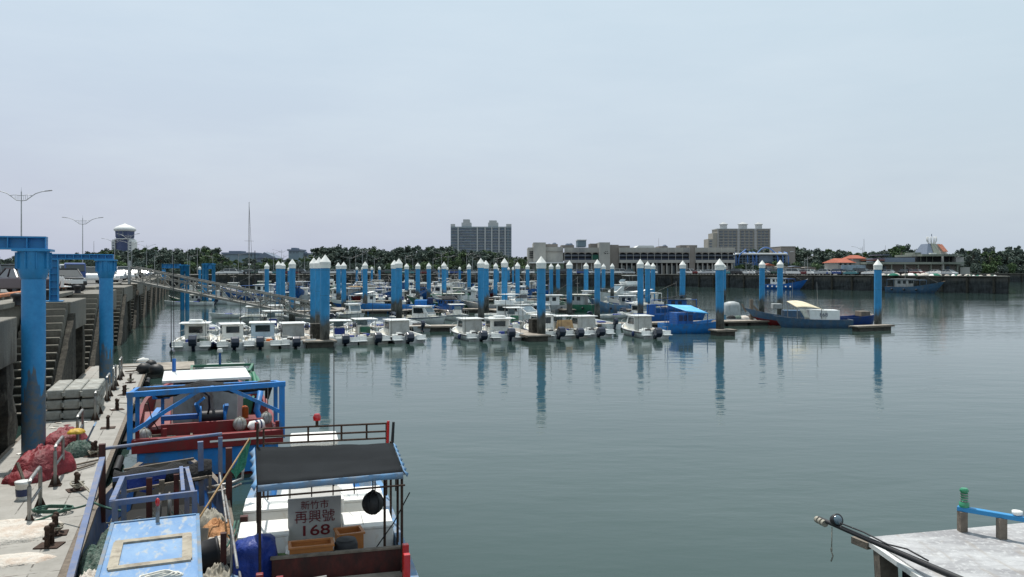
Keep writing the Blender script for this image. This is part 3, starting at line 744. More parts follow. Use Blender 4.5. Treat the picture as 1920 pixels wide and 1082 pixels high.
m.path([(1.6,3.4,1.9),(1.5,2.6,1.75),(1.35,2.0,1.35),(1.45,1.5,1.1)],.09,6); m.build('curved_chute',X['blue2'],C)
m=MB(); m.box((1.25,2.2,.95),(.45,.9,.35),.2); m.build('deck_locker',X['red'],C,bevel=.03)
m=MB(); m.box((1.05,2.35,1.2),(.16,.3,.5),.1); m.build('gas_bottle',X['orange'],C,bevel=.05)
MB().tube((-.95,5.75,2.0),(-.95,5.75,2.6),.06).build('aerial_post',X['blue'],C); MB().tube((-.95,5.75,2.6),(-.97,5.75,6.0),.012).build('aerial',X['black'],C)
m=MB()
m.path([(-.6,.0,2.3),(-.2,.3,2.28),(.0,.7,2.05),(.02,.9,1.7),(-.05,1.05,1.4)],.03,6); m.path([(-1.5,.02,2.1),(-1.45,1.0,1.5),(-1.3,1.9,1.0)],.014,5); m.build('hydraulic_hose',X['black'],C)
# bundled black sunshade along the gantry
m=MB(); vs=[];nn=40;kk=10
for i in range(nn+1):
    t=i/nn; x=-1.95+3.7*t
    for j in range(kk):
        a=2*math.pi*j/kk; r_=.15+.10*noise.noise(Vector((t*7,j*.6,1)))+.05*noise.noise(Vector((t*25,j,4)))
        vs.append((x,2.0+math.cos(a)*r_*3.0,2.10+math.sin(a)*r_*.75-.10*math.sin(t*math.pi*2.0)**2+.25*t*(1-t)))
m.add(vs,[(i*kk+j,i*kk+(j+1)%kk,(i+1)*kk+(j+1)%kk,(i+1)*kk+j) for i in range(nn) for j in range(kk)],True)
m.build('folded_sunshade',X['net_black'],C)
CM=Matrix.Translation(C.location)@Matrix.Rotation(QA,4,'Z')
def onC(x,y,z): return CM@Vector((x,y,z))
def buoy(loc,r,mat,lab,grp,strap=True,n='buoy'):
    t=empty(n,loc,.3,lab,'buoy',grp)
    MB().sph((0,0,0),(r,r,r*1.08),18,12).build('float',mat,t)
    m=MB()
    if strap:
        for k in range(3):
            a=k*math.pi/3; m.path([(math.cos(a)*math.cos(q)*r*1.02,math.sin(a)*math.cos(q)*r*1.02,math.sin(q)*r*1.1) for q in [i*math.pi/10 for i in range(-5,16)]],.012,5)
        m.tube((0,0,r),(0,0,r*1.25),.03)
        m.build('lashing',X['rope'] if mat is not X['black'] else X['black'],t)
    return t
g1='grey net buoys on the red and blue boat'
buoy(onC(.78,.30,1.30),.17,X['buoy'],'large grey buoy beside the striped white canister on the red bulwark',g1)
buoy(onC(1.5,.6,1.36),.15,X['buoy'],'grey buoy hanging from the gantry of the red and blue boat',g1)
buoy(onC(-1.6,.4,1.15),.17,X['buoy'],'grey buoy lashed by the port corner of the red bulwark',g1)
rope('hanging_rope',[onC(1.55,.75,1.55),onC(1.5,.1,2.34)],.014,X['rope'],'rope holding the hanging grey buoy under the gantry')
t=empty('white_canister',onC(1.18,.22,1.25),QA+.4,'white plastic canister with blue stripes lying beside the large grey buoy','canister')
m=MB(); m.M=Matrix.Rotation(rad(90),4,'Y'); m.lathe((0,0,-.22),[(.03,0),(.05,.03),(.13,.08),(.14,.42),(.12,.44)],16); m.build('body',X['foam'],t)
m=MB(); m.M=Matrix.Rotation(rad(90),4,'Y'); m.lathe((0,0,-.22),[(.142,.2),(.142,.26)],16); m.lathe((0,0,-.22),[(.143,.32),(.143,.36)],16); m.build('stripe',X['navy'],t)
t=empty('wooden_crate',onC(-.95,.22,1.02),QA,'weathered wooden crate resting on the stern of the red and blue boat','crate')
m=MB()
for x in(-.5,.5): m.box((x,0,0),(.06,.55,.24))
for y in(-.27,.27):
    for z in(-.07,.07): m.box((0,y,z),(1.08,.03,.1))
m.box((0,0,-.1),(1.0,.5,.03)); m.build('slats',X['wood'],t)
o=heap('net_heap',onC(-.95,.22,.93),(.42,.22,.22),X['net_grey'],6.6,QA); tag(o,'grey netting heaped inside the wooden crate','netting')
t=empty('black_flag',onC(1.6,2.05,1.9),QA,'small black flag tied to the far gantry post','flag')
m=MB(); m.sheet([(0,0,.25),(.22,0,.15),(.1,0,-.25),(0,0,-.2)],5,5,lambda a,b:(0,.03*math.sin(a*7),0)); m.build('cloth',X['net_black'],t)
m=MB(); m.tube((0,0,-.35),(0,0,.3),.012); m.build('stick',X['black'],t)

# ------------------------------------------------------------------ boat D : green, beyond C
Dt=empty('fishing_boat',Qd(420,31.5,0),QA-.1,'green boat with rounded stern rail moored beyond the white cabin roof','fishing boat')
hull_mb(7.5,2.7,1.0,bow=.5,draft=.35,zd=.5).build('hull',[X['green'],X['green'],X['green'],X['green']],Dt)
m=MB(); boxframe(m,-.95,.95,-2.2,.9,1.75,.09); boxframe(m,-1.1,1.1,-.8,.9,1.85,.09)
m.bar((-1.0,-2.2,1.75),(-1.1,-.8,1.85),.09,.09); m.bar((1.0,-2.2,1.75),(1.1,-.8,1.85),.09,.09); m.bar((-.95,-2.2,1.35),(.95,-2.2,1.35),.06,.06)
m.build('frame',X['green'],Dt)
m=MB(); m.path([(1.25,-3.4,.8),(1.3,-2.8,1.2),(1.15,-2.2,1.7)],.08,6); m.path([(-1.25,-3.4,.8),(-1.3,-2.8,1.2),(-1.15,-2.2,1.7)],.08,6); m.build('curved_brace',X['green'],Dt)
m=MB(); m.box((0,.6,1.25),(1.5,1.6,.9)); m.build('cabin',X['grey'],Dt,bevel=.03)
MB().tube((-.1,-.8,1.8),(-.1,-.8,2.35),.045).build('lamp_post',X['blue'],Dt); MB().lathe((-.1,-.8,2.35),[(.09,0),(.11,.05),(.08,.15)],12).build('masthead_lamp',X['foam'],Dt)

# ------------------------------------------------------------------ boat A : faded blue working boat
A=empty('fishing_boat',UV(8.2,-.45,0),QA,'cluttered faded blue working boat with flaking hatch roof tied to the pontoon','fishing boat')
h=hull_mb(12.2,2.55,.72,bow=.35,draft=.35,flare=.1,zd=.25,full=.7,fore=.97,rim=.1,blunt=.45); h.v=[(x,y+6.1,z) for x,y,z in h.v]
h.build('hull',[X['peri'],X['blue'],X['wood'],X['shade_fill']],A)  # deck slot is near-black, painting in the shade of the hold
# hatch roof: deck house
m=MB(); m.box((0,4.05,.95),(1.05,3.1,1.0)); m.build('wheelhouse',X['paleblue'],A)
rf=MB(); rf.box((0,4.05,1.5),(1.22,3.4,.06)); rf=rf.build('roof',X['hatch'],A,bevel=.01)
m=MB()
for a,b in(((-.46,3.62),(.46,3.62)),((-.46,4.72),(.46,4.72))): m.bar((a[0]-.05,a[1],1.545),(b[0]+.05,b[1],1.545),.13,.03)
for x in(-.46,.46): m.bar((x,3.62,1.546),(x,4.72,1.546),.13,.03)
m.build('hatch_frame',X['tan'] if False else M('bare_putty_frame',(.36,.32,.25),.8,dirt=(.16,.13,.10),amt=.4,dscale=5),A)
m=MB()
for x in(-.62,.62): m.bar((x,2.35,1.5),(x,5.77,1.5),.05,.1)
m.bar((-.6,5.77,1.5),(.6,5.77,1.5),.05,.1); m.bar((-.6,2.34,1.5),(.6,2.34,1.5),.05,.1)
m.build('roof_edge',X['paleblue'],A)
m=MB(); m.tube((.03,5.6,1.52),(.03,5.6,1.78),.03); m.build('lamp_stem',X['steel'],A); MB().sph((.03,5.6,1.84),(.035,.035,.07),10,8).build('lamp',X['lampred'],A)
o=MB()
pp=[]
AM=Matrix.Translation(A.location)@Matrix.Rotation(QA,4,'Z')
def onA(x,y,z): return AM@Vector((x,y,z))
for k in range(60):
    a=k*.42; pp.append(onA(.15+math.cos(a)*(.2+.06*math.sin(k*.5)),2.95+math.sin(a)*(.11+.03*math.cos(k*.8)),1.56+.0012*k))
o.path(pp,.014,5); o=o.build('rope_coil',X['rope_w']); tag(o,'white rope coil lying on the flaking blue hatch roof','rope')
# blue bar frame
m=MB(); P0=UV(14.9,-1.05,0); 
y1,y2=6.2,7.9
zf=1.74
m.bar((-.7,y1,zf),(.62,y1,zf+.03),.075,.085); m.bar((-.78,y2,zf-.02),(.5,y2,zf+.06),.07,.07); m.bar((-.66,y1,zf+.02),(-.62,y2,zf),.085,.07); m.bar((.56,y1,zf),(.46,y2,zf+.05),.065,.08); m.bar((.40,y1+.1,zf+.03),(.36,y2,zf+.07),.06,.1)
for x,y in((-.62,y1),(.58,y1),(-.6,y2),(.46,y2)): m.bar((x,y,.3),(x,y,zf),.085,.085)
m.build('work_frame',X['peri'],A)
m=MB(); m.bar((-.18,y2,.3),(-.18,y2,zf-.05),.1,.1); m.bar((.28,y2-.1,.3),(.28,y2-.1,zf),.09,.09); m.bar((-.3,y1+.1,.3),(-.3,y1+.1,1.1),.1,.1); m.build('rust_post',X['maroon'],A)
m=MB(); m.tube((-1.15,9.6,1.95),(1.15,9.9,2.02),.035,None,8); m.bar((.75,9.7,.6),(.72,9.6,1.95),.11,.08); m.bar((1.12,9.9,.5),(1.12,9.9,1.95),.085,.085); m.build('cross_bar',X['peri'],A)
m=MB(); m.bar((-1.1,9.6,.5),(-1.1,9.6,2.05),.12,.12); m.bar((1.25,9.0,.5),(1.25,9.0,1.9),.12,.12); m.bar((1.0,5.4,.3),(1.0,5.4,1.3),.09,.09); m.bar((-.95,4.3,.3),(-.95,4.3,1.0),.12,.12); m.build('timber_post',X['maroon'],A)
m=MB(); m.bar((-1.08,9.4,1.8),(-1.14,4.9,.9),.10,.07); m.build('outrigger_plank',X['peri'],A); m=MB(); m.bar((-1.2,8.9,.9),(-1.22,4.6,.74),.12,.07); m.build('grey_plank',X['wood'],A)
m=MB(); m.tube((1.06,8.6,1.5),(1.1,6.6,1.1),.02); m.tube((1.17,8.8,1.0),(1.22,4.0,.8),.02); m.tube((1.1,5.0,.5),(1.1,5.0,1.5),.022); m.tube((1.1,5.0,1.5),(1.1,3.4,1.42),.02); m.build('side_pipe',X['steel'],A)
m=MB(); m.bar((-.75,9.0,1.2),(.85,9.3,1.28),.06,.05); m.bar((-.75,10.1,1.38),(.6,10.3,1.45),.05,.05); m.bar((.0,9.1,.9),(.0,9.1,1.35),.1,.06); m.bar((-.8,9.0,.5),(-.8,9.0,1.2),.06,.06); m.bar((.9,9.3,.5),(.9,9.3,1.3),.06,.06); m.build('wood_rail',X['wood'],A)
m=MB(); m.path([(.85,9.3,1.05),(1.3,9.5,1.05),(1.55,9.6,1.1),(1.56,9.62,1.3)],.035,8); m.path([(.85,9.15,.98),(1.3,9.35,.98),(1.52,9.5,1.02)],.025,8); m.build('exhaust_pipe',X['steel'],A)
# bundled net shade on far end
m=MB(); vs=[];nn=36;kk=10
for i in range(nn+1):
    t=i/nn; x=-.9+1.85*t
    for j in range(kk):
        a=2*math.pi*j/kk; r_=.2+.10*noise.noise(Vector((t*6,j*.6,9)))
        vs.append((x,9.7+math.cos(a)*r_*1.9+.25*t,1.28+math.sin(a)*r_*.9))
m.add(vs,[(i*kk+j,i*kk+(j+1)%kk,(i+1)*kk+(j+1)%kk,(i+1)*kk+j) for i in range(nn) for j in range(kk)],True)
m.build('rolled_awning',X['net_black'],A)
m=MB(); m.sheet([(-.7,9.35,1.42),(.1,9.45,1.44),(.0,9.5,1.1),(-.6,9.35,1.1)],8,4,lambda a,b:(0,-.02-.06*b,.04*math.sin(a*9))); m.build('awning_lining',X['tarp_blue'],A)
# net hauler wheels
m=MB()
for x in(-.05,.12):
    m.M=Matrix.Translation((x,8.2,1.05))@Matrix.Rotation(rad(90),4,'Y'); m.lathe((0,0,0),[(.1,0),(.27,.02),(.27,.05),(.1,.07)],18)
m.M=None; m.build('net_hauler_wheel',X['steel'],A)
m=MB(); m.M=Matrix.Translation((-.3,6.8,.95)); 
for k in range(7): m.path([(math.cos(a)*(.22+.03*math.sin(k*2.1)),.05*k-.15,math.sin(a)*(.28+.04*math.cos(k*1.3))) for a in [q*math.pi/8 for q in range(17)]],.014,5)
m.M=None; m.build('hose_reel',X['black'],A)
m=MB()
for y in(5.95,6.6,7.2,8.3): m.bar((-1.0,y,.62),(1.0,y,.62),.14,.05)
m.build('thwart',X['wood'],A)
def hA(name,x,y,z,size,mat,seed,lab,cat,jit=.55): 
    o=heap(name,onA(x,y,z+.08),(size[0],size[1],size[2]*1.15),X[mat],seed,QA,jit*1.5); tag(o,lab,cat); return o
hA('net_heap',-.85,6.6,.35,(.42,.95,.5),'net_grey',3.1,'heap of green-grey fishing net on the port side of the faded blue boat','netting')
hA('net_heap',-.25,6.35,.4,(.4,.4,.42),'net_grey',8.1,'net heap lying just beyond the hatch roof','netting')
hA('white_sack',-.9,5.45,.4,(.3,.5,.42),'tarp_white',5.5,'crumpled white sack between net heap and hatch roof','sack')
hA('black_sheet',.15,6.5,.5,(.35,.32,.4),'net_black',2.5,'black plastic sheet in front of the grey board','sheet')
hA('white_sack',-.05,6.1,.45,(.25,.25,.35),'tarp_white',7.5,'small white sack beside the black plastic sheet','sack')
hA('cloth_cover',.98,7.2,.5,(.34,.6,.38),'tarp_orange',1.5,'orange-brown cloth over the starboard side of the faded blue boat','cloth')
hA('white_sack',.95,6.55,.45,(.34,.42,.32),'tarp_white',9.5,'white sack spilling below the orange-brown cloth','sack')
hA('green_net_bag',-1.08,3.9,.5,(.26,.62,.55),'net_green',4.2,'bright green net bag hanging over the port rail','net bag',.8)
hA('rope_heap',.92,5.2,.4,(.3,.55,.32),'rope',6.2,'heap of grey rope on the starboard deck beside the hatch roof','rope',.9)
hA('green_rag',1.02,4.45,.55,(.2,.28,.22),'net_green',3.7,'small green netting rag among the starboard ropes','rag',.9)
hA('cream_cloth',.78,4.5,.5,(.2,.3,.2),'tarp_white',2.9,'cream cloth scrap beside the green netting rag','cloth')
hA('plank_scraps',-1.0,2.6,.35,(.25,.8,.3),'maroon',2.2,'dark broken boards piled on the port deck','boards')
t=empty('black_tub',onA(.78,6.0,.75),QA,'black rubber tub lying by the corner of the hatch roof','tub')
m=MB(); m.M=Matrix.Rotation(rad(80),4,'Y'); m.lathe((0,0,-.2),[(.0,0),(.24,.0),(.27,.1),(.27,.35),(.29,.36),(.29,.4),(.24,.4),(.22,.1)],18); m.build('shell',X['black'],t)
m=MB(); m.box((0,0,0),(.62,.03,.45),0,-.25); o=m.build('grey_board',X['dockwood']); o.location=onA(.5,6.75,.8); o.rotation_euler=(0,0,QA-.4); tag(o,'grey board leaning inside the faded blue boat','board')
m=MB(); m.box((0,0,0),(.34,1.9,.05)); o=m.build('grey_plank',X['dockwood']); o.location=onA(.92,3.1,.72); o.rotation_euler=(0,0,QA); tag(o,'grey plank lying on the starboard deck by the hatch roof','plank')
m=MB(); m.box((0,0,0),(.3,.9,.25)); o=m.build('white_icebox',X['foam']); o.location=onA(1.08,3.7,.62); o.rotation_euler=(0,0,QA); tag(o,'long white foam box among the starboard ropes','icebox')
t=empty('green_flag',onA(.6,6.9,1.2),QA,'green flag on a slanting bamboo pole over the faded blue boat','flag')
MB().tube((-.05,-.1,-.2),(1.0,1.4,1.0),.018,.014,8).build('pole',X['tan'],t)
m=MB(); m.sheet([(.62,.86,.52),(1.0,1.4,.98),(.98,1.35,.62),(.72,.98,.28)],8,6,lambda a,b:(.03*math.sin(a*8+b*3),0,0)); m.build('cloth',X['net_green'],t)
hA('net_heap',.25,7.2,.4,(.5,.5,.4),'net_black',12.5,'black netting heap in the middle of the open hold','netting')
hA('net_heap',-.6,7.8,.4,(.4,.5,.45),'net_grey',14.5,'grey netting heap under the far end of the blue frame','netting')
hA('rope_heap',.9,8.4,.4,(.3,.5,.35),'rope',16.5,'rope heap below the side pipe on the faded blue boat','rope')
hA('rubber_mat',.95,3.4,.4,(.25,.5,.25),'black',18.5,'crumpled black rubber mat by the grey plank','mat')
hA('foam_block',-.95,3.3,.5,(.2,.3,.25),'foam',19.5,'white foam lump beside the green net bag','foam')
# many tangled lines on boat A
for i in range(26):
    x=RND.uniform(-1.0,1.1); y=RND.uniform(3,9.5); 
    if abs(x)<.62 and y<5.8: x=math.copysign(.85,x)
    pts=[onA(x+RND.uniform(-.3,.3),y+RND.uniform(-.5,.5),RND.uniform(.5,.68)) for _ in range(5)]
    rope('tangled_line',pts,.012,X[RND.choice(['rope','rope_g','black','rope'])],'thin tangled line lying across the faded blue boat','rope','tangled lines on the faded blue boat',n=5,wob=.06)

# ------------------------------------------------------------------ boat B : white iceboxes, canopy and number board
BA=rad(15)
Bt=empty('fishing_boat',Vector((-2.83,12.7,0)),BA,'pale blue and white fishing boat with charcoal canopy and signboard reading 168','fishing boat')
h=hull_mb(11.5,2.8,.78,bow=.25,draft=.35,flare=.1,zd=.3,full=.72,fore=.96,rim=.13,blunt=.55); h.v=[(x-.15,y+1.3,z) for x,y,z in h.v]
h.build('hull',[X['paleblue'],X['blue2'],X['paleblue'],X['foam']],Bt)
BM=Matrix.Translation(Bt.location)@Matrix.Rotation(BA,4,'Z')
def onB(x,y,z): return BM@Vector((x-.2 if x<1 else x-.05,y,z))
# canopy
cv=[(-1.15,.0,2.17),(1.10,-.0,2.23),(1.16,2.02,2.27),(-1.28,2.02,2.33)]
m=MB(); m.sheet(cv,16,10,lambda a,b:(0,0,-.05*math.sin(a*math.pi)*math.sin(b*math.pi)+.012*math.sin(b*math.pi*6)+.008*math.sin(a*22)))
m.build('canopy',X['canopy'],Bt,solid=.012)
m=MB()
m.sheet([cv[0],cv[1],(1.10,-.02,2.13),(-1.15,-.02,2.07)],24,2,lambda a,b:(0,-.006*math.sin(a*30)*b-.01,.006*math.sin(a*17)*b))
m.sheet([cv[1],cv[2],(1.20,2.02,2.19),(1.15,-.0,2.14)],26,2,lambda a,b:(.03*math.sin(a*40)*b+.012,0,.03*math.sin(a*40)*b))
m.sheet([cv[3],cv[0],(-1.22,.0,2.07),(-1.34,2.02,2.24)],18,2,lambda a,b:(-.03*math.sin(a*30)*b-.012,0,.03*math.sin(a*28)*b))
m.build('canopy_edging',X['paleblue'],Bt,solid=.01)
m=MB()
r_=.022
for x,y,z0,z1 in((-1.12,.02,.6,2.14),(1.08,-.0,.5,2.2),(-1.25,2.05,.8,2.75),(1.13,2.05,.8,2.3),(.86,.55,.7,2.2),(1.12,.9,.75,2.22),(-1.2,1.2,.7,2.2)): MB().tube((x,y,z0),(x*1.0,y,z1),r_,None,8).build('canopy_pole',X['rust'],Bt)
m.tube((-1.12,0,1.98),(1.12,-.1,2.04),.016,None,6)
for i in range(7): m.tube((-1.0+i*.33,0,1.93),(-1.0+i*.33,0,2.12),.010,None,6)
m.build('front_bar',X['rust'],Bt)
# rear rail
m=MB()
for z in(2.38,2.22,2.08): m.tube((-1.22,3.5,z),(1.2,3.42,z),.02,None,8)
for x in(-1.2,-.35,.3,.8,1.2): m.tube((x,3.46,.9 if abs(x)>1 else 2.08),(x,3.46,2.39),.02,None,8)
m.tube((-1.26,2.05,2.6),(-1.22,3.5,2.38),.02,None,8); m.build('bow_rail',X['rust'],Bt)
m=MB(); m.tube((-.18,3.46,2.38),(-.18,3.46,2.5),.03); m.build('lamp_stem',X['rust'],Bt); MB().lathe((-.18,3.46,2.5),[(.07,0),(.08,.07),(.05,.13)],12).build('lamp',X['lampred'],Bt)
MB().tube((.14,3.2,.9),(.14,3.2,4.0),.012,.008,6).build('aerial',X['black'],Bt)
MB().tube((1.20,3.30,1.75),(1.22,3.3,2.45),.028).build('red_staff',X['lampred'],Bt); MB().tube((1.24,2.9,1.85),(1.28,2.9,2.5),.035,.026).build('black_staff',X['black'],Bt)
# wheelhouse
m=MB(); m.box((-.22,4.55,1.1),(.95,.8,1.6)); m.build('wheelhouse',X['white'],Bt,bevel=.04)
m=MB(); m.box((-.22,4.5,1.93),(.98,.95,.10)); m.build('wheelhouse_roof',X['foam'],Bt,bevel=.04)
# bulkhead boards and red posts
m=MB(); m.box((.1,.18,.72),(2.1,.07,.44)); m.build('bulkhead_board',X['maroon'],Bt,bevel=.006)
m=MB(); m.box((.1,.18,.955),(2.14,.1,.03)); m.build('bulkhead_cap',X['wood'],Bt)
m=MB(); m.box((.1,-1.3,.58),(2.3,2.7,.06)); m.build('aft_deck',X['dockwood'],Bt)
for x,y in((-1.08,-1.0),(1.1,-.3),(-.8,-1.2),(1.06,-.75)):
    m=MB(); m.box((x,y,.85),(.1,.1,.62)); m.build('red_bitt',X['red'] if x<0 else X['lampred'],Bt,bevel=.01)
m=MB(); m.box((-1.5,2.4,.86),(.13,.13,.3)); m.build('red_bitt',X['maroon'],Bt)
# number board
s_=empty('number_board',onB(-.06,1.62,.74),BA,'white signboard with red characters and number 168 under the canopy','signboard')
m=MB(); m.box((0,0,.36),(.92,.05,.74)); m.box((0,.35,.7),(.92,.7,.05)); bo=m.build('board',M('sign_grey_white',(.46,.46,.44),.6,var=.06,dirt=(.36,.33,.28),amt=.35),s_,bevel=.012)
cloth_text('新竹市',.165,X['letter'],s_,(0,-.032,.60),(rad(90),0,0),off=.0)
cloth_text('再興號',.235,X['letter'],s_,(0,-.032,.39),(rad(90),0,0),off=.0)
tx=cloth_text('168',.30,X['letter'],s_,(0,-.032,.15),(rad(90),0,0),off=.0035); tx.scale=(1.2,.85,1)
g2='white iceboxes on the pale blue boat'
def icebox(x,y,z,sx_,sy_,sz_,lab,lidh=.05):
    t=empty('icebox',onB(x,y,z),BA+RND.uniform(-.02,.02),lab,'icebox',g2)
    MB().box((0,0,sz_/2),(sx_,sy_,sz_)).build('body',X['foam'],t,bevel=.02)
    MB().box((0,0,sz_+lidh/2+.003),(sx_*1.03,sy_*1.03,lidh)).build('lid',X['foam'],t,bevel=.018)
    m=MB(); m.box((-sx_*.1,0,sz_+lidh+.008),(.012,sy_*.7,.01)); m.build('lid_groove',X['grey'],t)
icebox(-.92,1.72,.32,.82,.85,.6,'white icebox nearest the blue tarpaulin bundle')
icebox(-.92,3.0,.32,.8,.85,.68,'white icebox behind the one by the blue tarpaulin')
icebox(.86,1.72,.32,.86,.95,.62,'white icebox between number board and black ball fender')
icebox(.86,3.1,.32,.8,.9,.72,'white icebox by the starboard canopy post behind the number board')
icebox(0.0,2.75,.32,.95,.9,.85,'large white icebox directly behind the number board')
t=empty('icebox',onB(-.07,1.02,.45),BA,'low white foam cooler wedged below the number board','icebox',g2)
MB().box((0,0,.14),(.95,.42,.28)).build('body',X['foam'],t,bevel=.03); MB().box((0,0,.31),(.97,.44,.06)).build('lid',X['foam'],t,bevel=.025)
def crate(x,y,z,w_,d_,h_,lab,rz=0,mi='orange',mo='tan'):
    t=empty('plastic_crate',onB(x,y,z),BA+rz,lab,'crate','orange plastic crates on the pale blue boat')
    m=MB()
    m.box((0,-d_/2,h_/2),(w_,.03,h_)); m.box((0,d_/2,h_/2),(w_,.03,h_)); m.box((-w_/2+.015,0,h_/2),(.03,d_-.03,h_)); m.box((w_/2-.015,0,h_/2),(.03,d_-.03,h_))
    m.build('walls',X[mo],t)
    MB().box((0,0,.06),(w_-.06,d_-.06,.03)).build('inside',X[mi],t)
    m=MB(); 
    for yy in(-d_/2,d_/2): m.box((0,yy,h_+.012),(w_+.05,.06,.03))
    for xx in(-w_/2,w_/2): m.box((xx,0,h_+.012),(.05,d_-.06,.03))
    m.build('rim',X[mo],t)
X['crate_tan']=M('orange_tan_plastic',(.50,.19,.055),.5,dirt=(.35,.16,.07),amt=.35)
crate(-.14,.55,.70,.68,.32,.3,'long orange-tan crate in front of the low foam cooler',.02,'orange','crate_tan')
crate(.50,.98,.70,.42,.36,.32,'square orange crate beside the number board',.12,'orange','crate_tan')
t=empty('black_tub',onB(.42,.52,.78),BA,'black rubber tub upside down between the orange crates','tub')
MB().lathe((0,0,0),[(.2,0),(.19,.2),(.16,.27),(.15,.27),(.06,.29),(.0,.29)],22).build('shell',X['black'],t)
MB().lathe((0,0,0),[(.22,-.01),(.22,.03)],22).build('rim',X['black'],t)
o=heap('green_sack',onB(-.66,.62,.6),(.26,.26,.3),M('green_sack_cloth',(.14,.24,.09),.8,var=.35),3.9,BA); tag(o,'green sack beside the blue tarpaulin bundle','sack')
# blue tarp bundle
m=MB(); vs=[];nn=28;kk=14
for k in range(kk+1):
    z=k/kk
    for i in range(nn):
        a=2*math.pi*i/nn; r_=(.30+.02*math.sin(3*a)+.11*noise.noise(Vector((math.cos(a)*1.8,math.sin(a)*1.8,z*1.2)))+.02*noise.noise(Vector((math.cos(a)*7,math.sin(a)*7,z*2))))*(1 if z<.86 else 1-((z-.86)/.14)**2*.8)*(1+.10*(1-z))
        vs.append((math.cos(a)*r_,math.sin(a)*r_,z*.86+.03*math.cos(a)*(z>.8)))
m.add(vs,[(k*nn+i,k*nn+(i+1)%nn,(k+1)*nn+(i+1)%nn,(k+1)*nn+i) for k in range(kk) for i in range(nn)]+[tuple(kk*nn+i for i in range(nn))],True)
o=m.build('tarpaulin_bundle',X['tarp_blue']); o.location=onB(-1.02,.35,.42); tag(o,'tall bundle wrapped in bright blue tarpaulin at the port rail','bundle')
buoy(onB(.86,.5,1.62),.17,X['black'],'black ball fender hanging from the starboard canopy post','black ball fenders',True,'fender_ball')
rope('fender_rope',[onB(.86,.5,1.78),onB(.86,.52,2.18)],.012,X['black'],'short rope holding the black ball fender')
rope('control_line',[onB(1.25,-.05,1.9),onB(1.05,.4,1.3),onB(.9,.6,.8)],.01,X['black'],'thin black line hanging beside the ball fender')
t=empty('deck_cleat',onB(-.05,-.62,.61),BA,'white painted cleat on the aft deck behind the maroon board','cleat')
MB().tube((0,0,0),(0,.02,.24),.04).build('post',X['steel'],t); MB().bar((-.14,0,.24),(.12,0,.26),.05,.05).build('cross_bar',X['steel'],t)
for i,(x,y,s_) in enumerate(((.32,-.72,1.0),(.5,-.95,.8))):
    pp=[]
    for k in range(46):
        a=k*.5; pp.append(onB(x+math.cos(a)*(.14+.04*math.sin(k*.6))*s_,y+math.sin(a)*(.1+.03*math.cos(k*.8))*s_,.63+.05*abs(math.sin(k*.23))))
    o=MB().path(pp,.014,5).build('rope_coil',X['rope_w']); tag(o,['white rope coil standing beside the aft deck cleat','flatter white rope coil farther aft on the same deck'][i],'rope')
rope('mooring_rope',[onA(1.05,5.6,1.0),onB(-1.45,2.3,.95)],.02,X['rope_g'],'green rope tying the faded blue boat to the boat numbered 168',sag=.08)
rope('mooring_rope',[onA(1.1,5.9,1.1),onB(-1.4,2.5,.9)],.016,X['rope_g'],'second green rope slung between the two working boats',sag=.16)

# ------------------------------------------------------------------ boat E : white cabin roof, bottom corner
E=empty('fishing_boat',Vector((3.8,8.4,0)),0,'fishing boat with flaking white cabin roof and blue rail by the open water','fishing boat')
zr=2.70
P_=[(-.05,0.0),(.05,-2.6),(5.2,-1.9),(4.6,1.14)]
m=MB(); m.prism(P_[::-1],'z',zr-.05,zr); m.build('cabin_roof',X['roofE'],E)
m=MB(); m.bar((-.08,-.02,zr-.04),(.03,-2.6,zr-.04),.05,.05); m.build('roof_trim',X['white'],E)
m=MB(); m.bar((-.17,.10,zr-.06),(-.09,-.1,zr-.06),.07,.07); m.build('beam_end',X['wood'],E)
m=MB(); m.prism([(.15,-.3),(.25,-2.6),(4.8,-2.0),(4.4,.8)][::-1],'z',.5,zr-.052); m.build('cabin_wall',X['shade_fill'],E)  # solid cabin block coloured near-black as the shade under the roof
m=MB(); m.bar((.12,-.25,.5),(-.0,-.25,zr-.06),.18,.14); m.bar((.08,-1.3,.5),(.08,-1.3,zr-.06),.05,.05); m.build('corner_post',X['wood'],E)
h=hull_mb(9,3.4,.9,bow=.5,draft=.4); h.v=[(x*1.0+2.2,y-2.2,z) for x,y,z in h.v]; h.build('hull',[X['grey'],X['blue'],X['wood'],X['wood']],E)
# boom with lamp
m=MB(); m.tube((-.42,.42,2.77),(.42,-2.6,2.84),.022,.038,12); m.build('boom',X['black'],E)
m=MB()
for k in range(3): m.tube((-.43+.012*k,.44-.06*k,2.75),(-.425+.012*k,.40-.06*k,2.75),.038,.038,10)
m.build('boom_lashing',X['rope'],E)
m=MB(); m.path([(-.33,.05,2.83),(-.24,-.3,2.85),(-.14,-.6,2.83),(-.07,-.85,2.87),(.0,-1.1,2.85)],.008,6); m.build('lamp_cable',X['black'],E)
m=MB(); m.M=Matrix.Translation((-.345,.14,2.835))@Matrix.Rotation(rad(70),4,'X')@Matrix.Rotation(.25,4,'Y'); m.lathe((0,0,-.05),[(.025,0),(.05,.015),(.062,.05),(.066,.09),(.055,.095)],18); m.M=None; lp=m.build('lamp_housing',X['black'],E)
m=MB(); m.M=Matrix.Translation((-.345,.11,2.845))@Matrix.Rotation(rad(70),4,'X')@Matrix.Rotation(.25,4,'Y'); m.lathe((0,0,.0),[(.05,0.02),(.045,.03),(.01,.034)],18); m.build('lamp_glass',X['glassb'],E)
m=MB(); m.path([(-.36,.2,2.74),(-.362,.2,2.60),(-.365,.2,2.50)],.006,6); m.sph((-.366,.2,2.50),(.012,.012,.026),8,6); m.path([(-.366,.2,2.48),(-.35,.2,2.43),(-.37,.2,2.37)],.008,5); m.build('hanging_line',X['rope'],E)
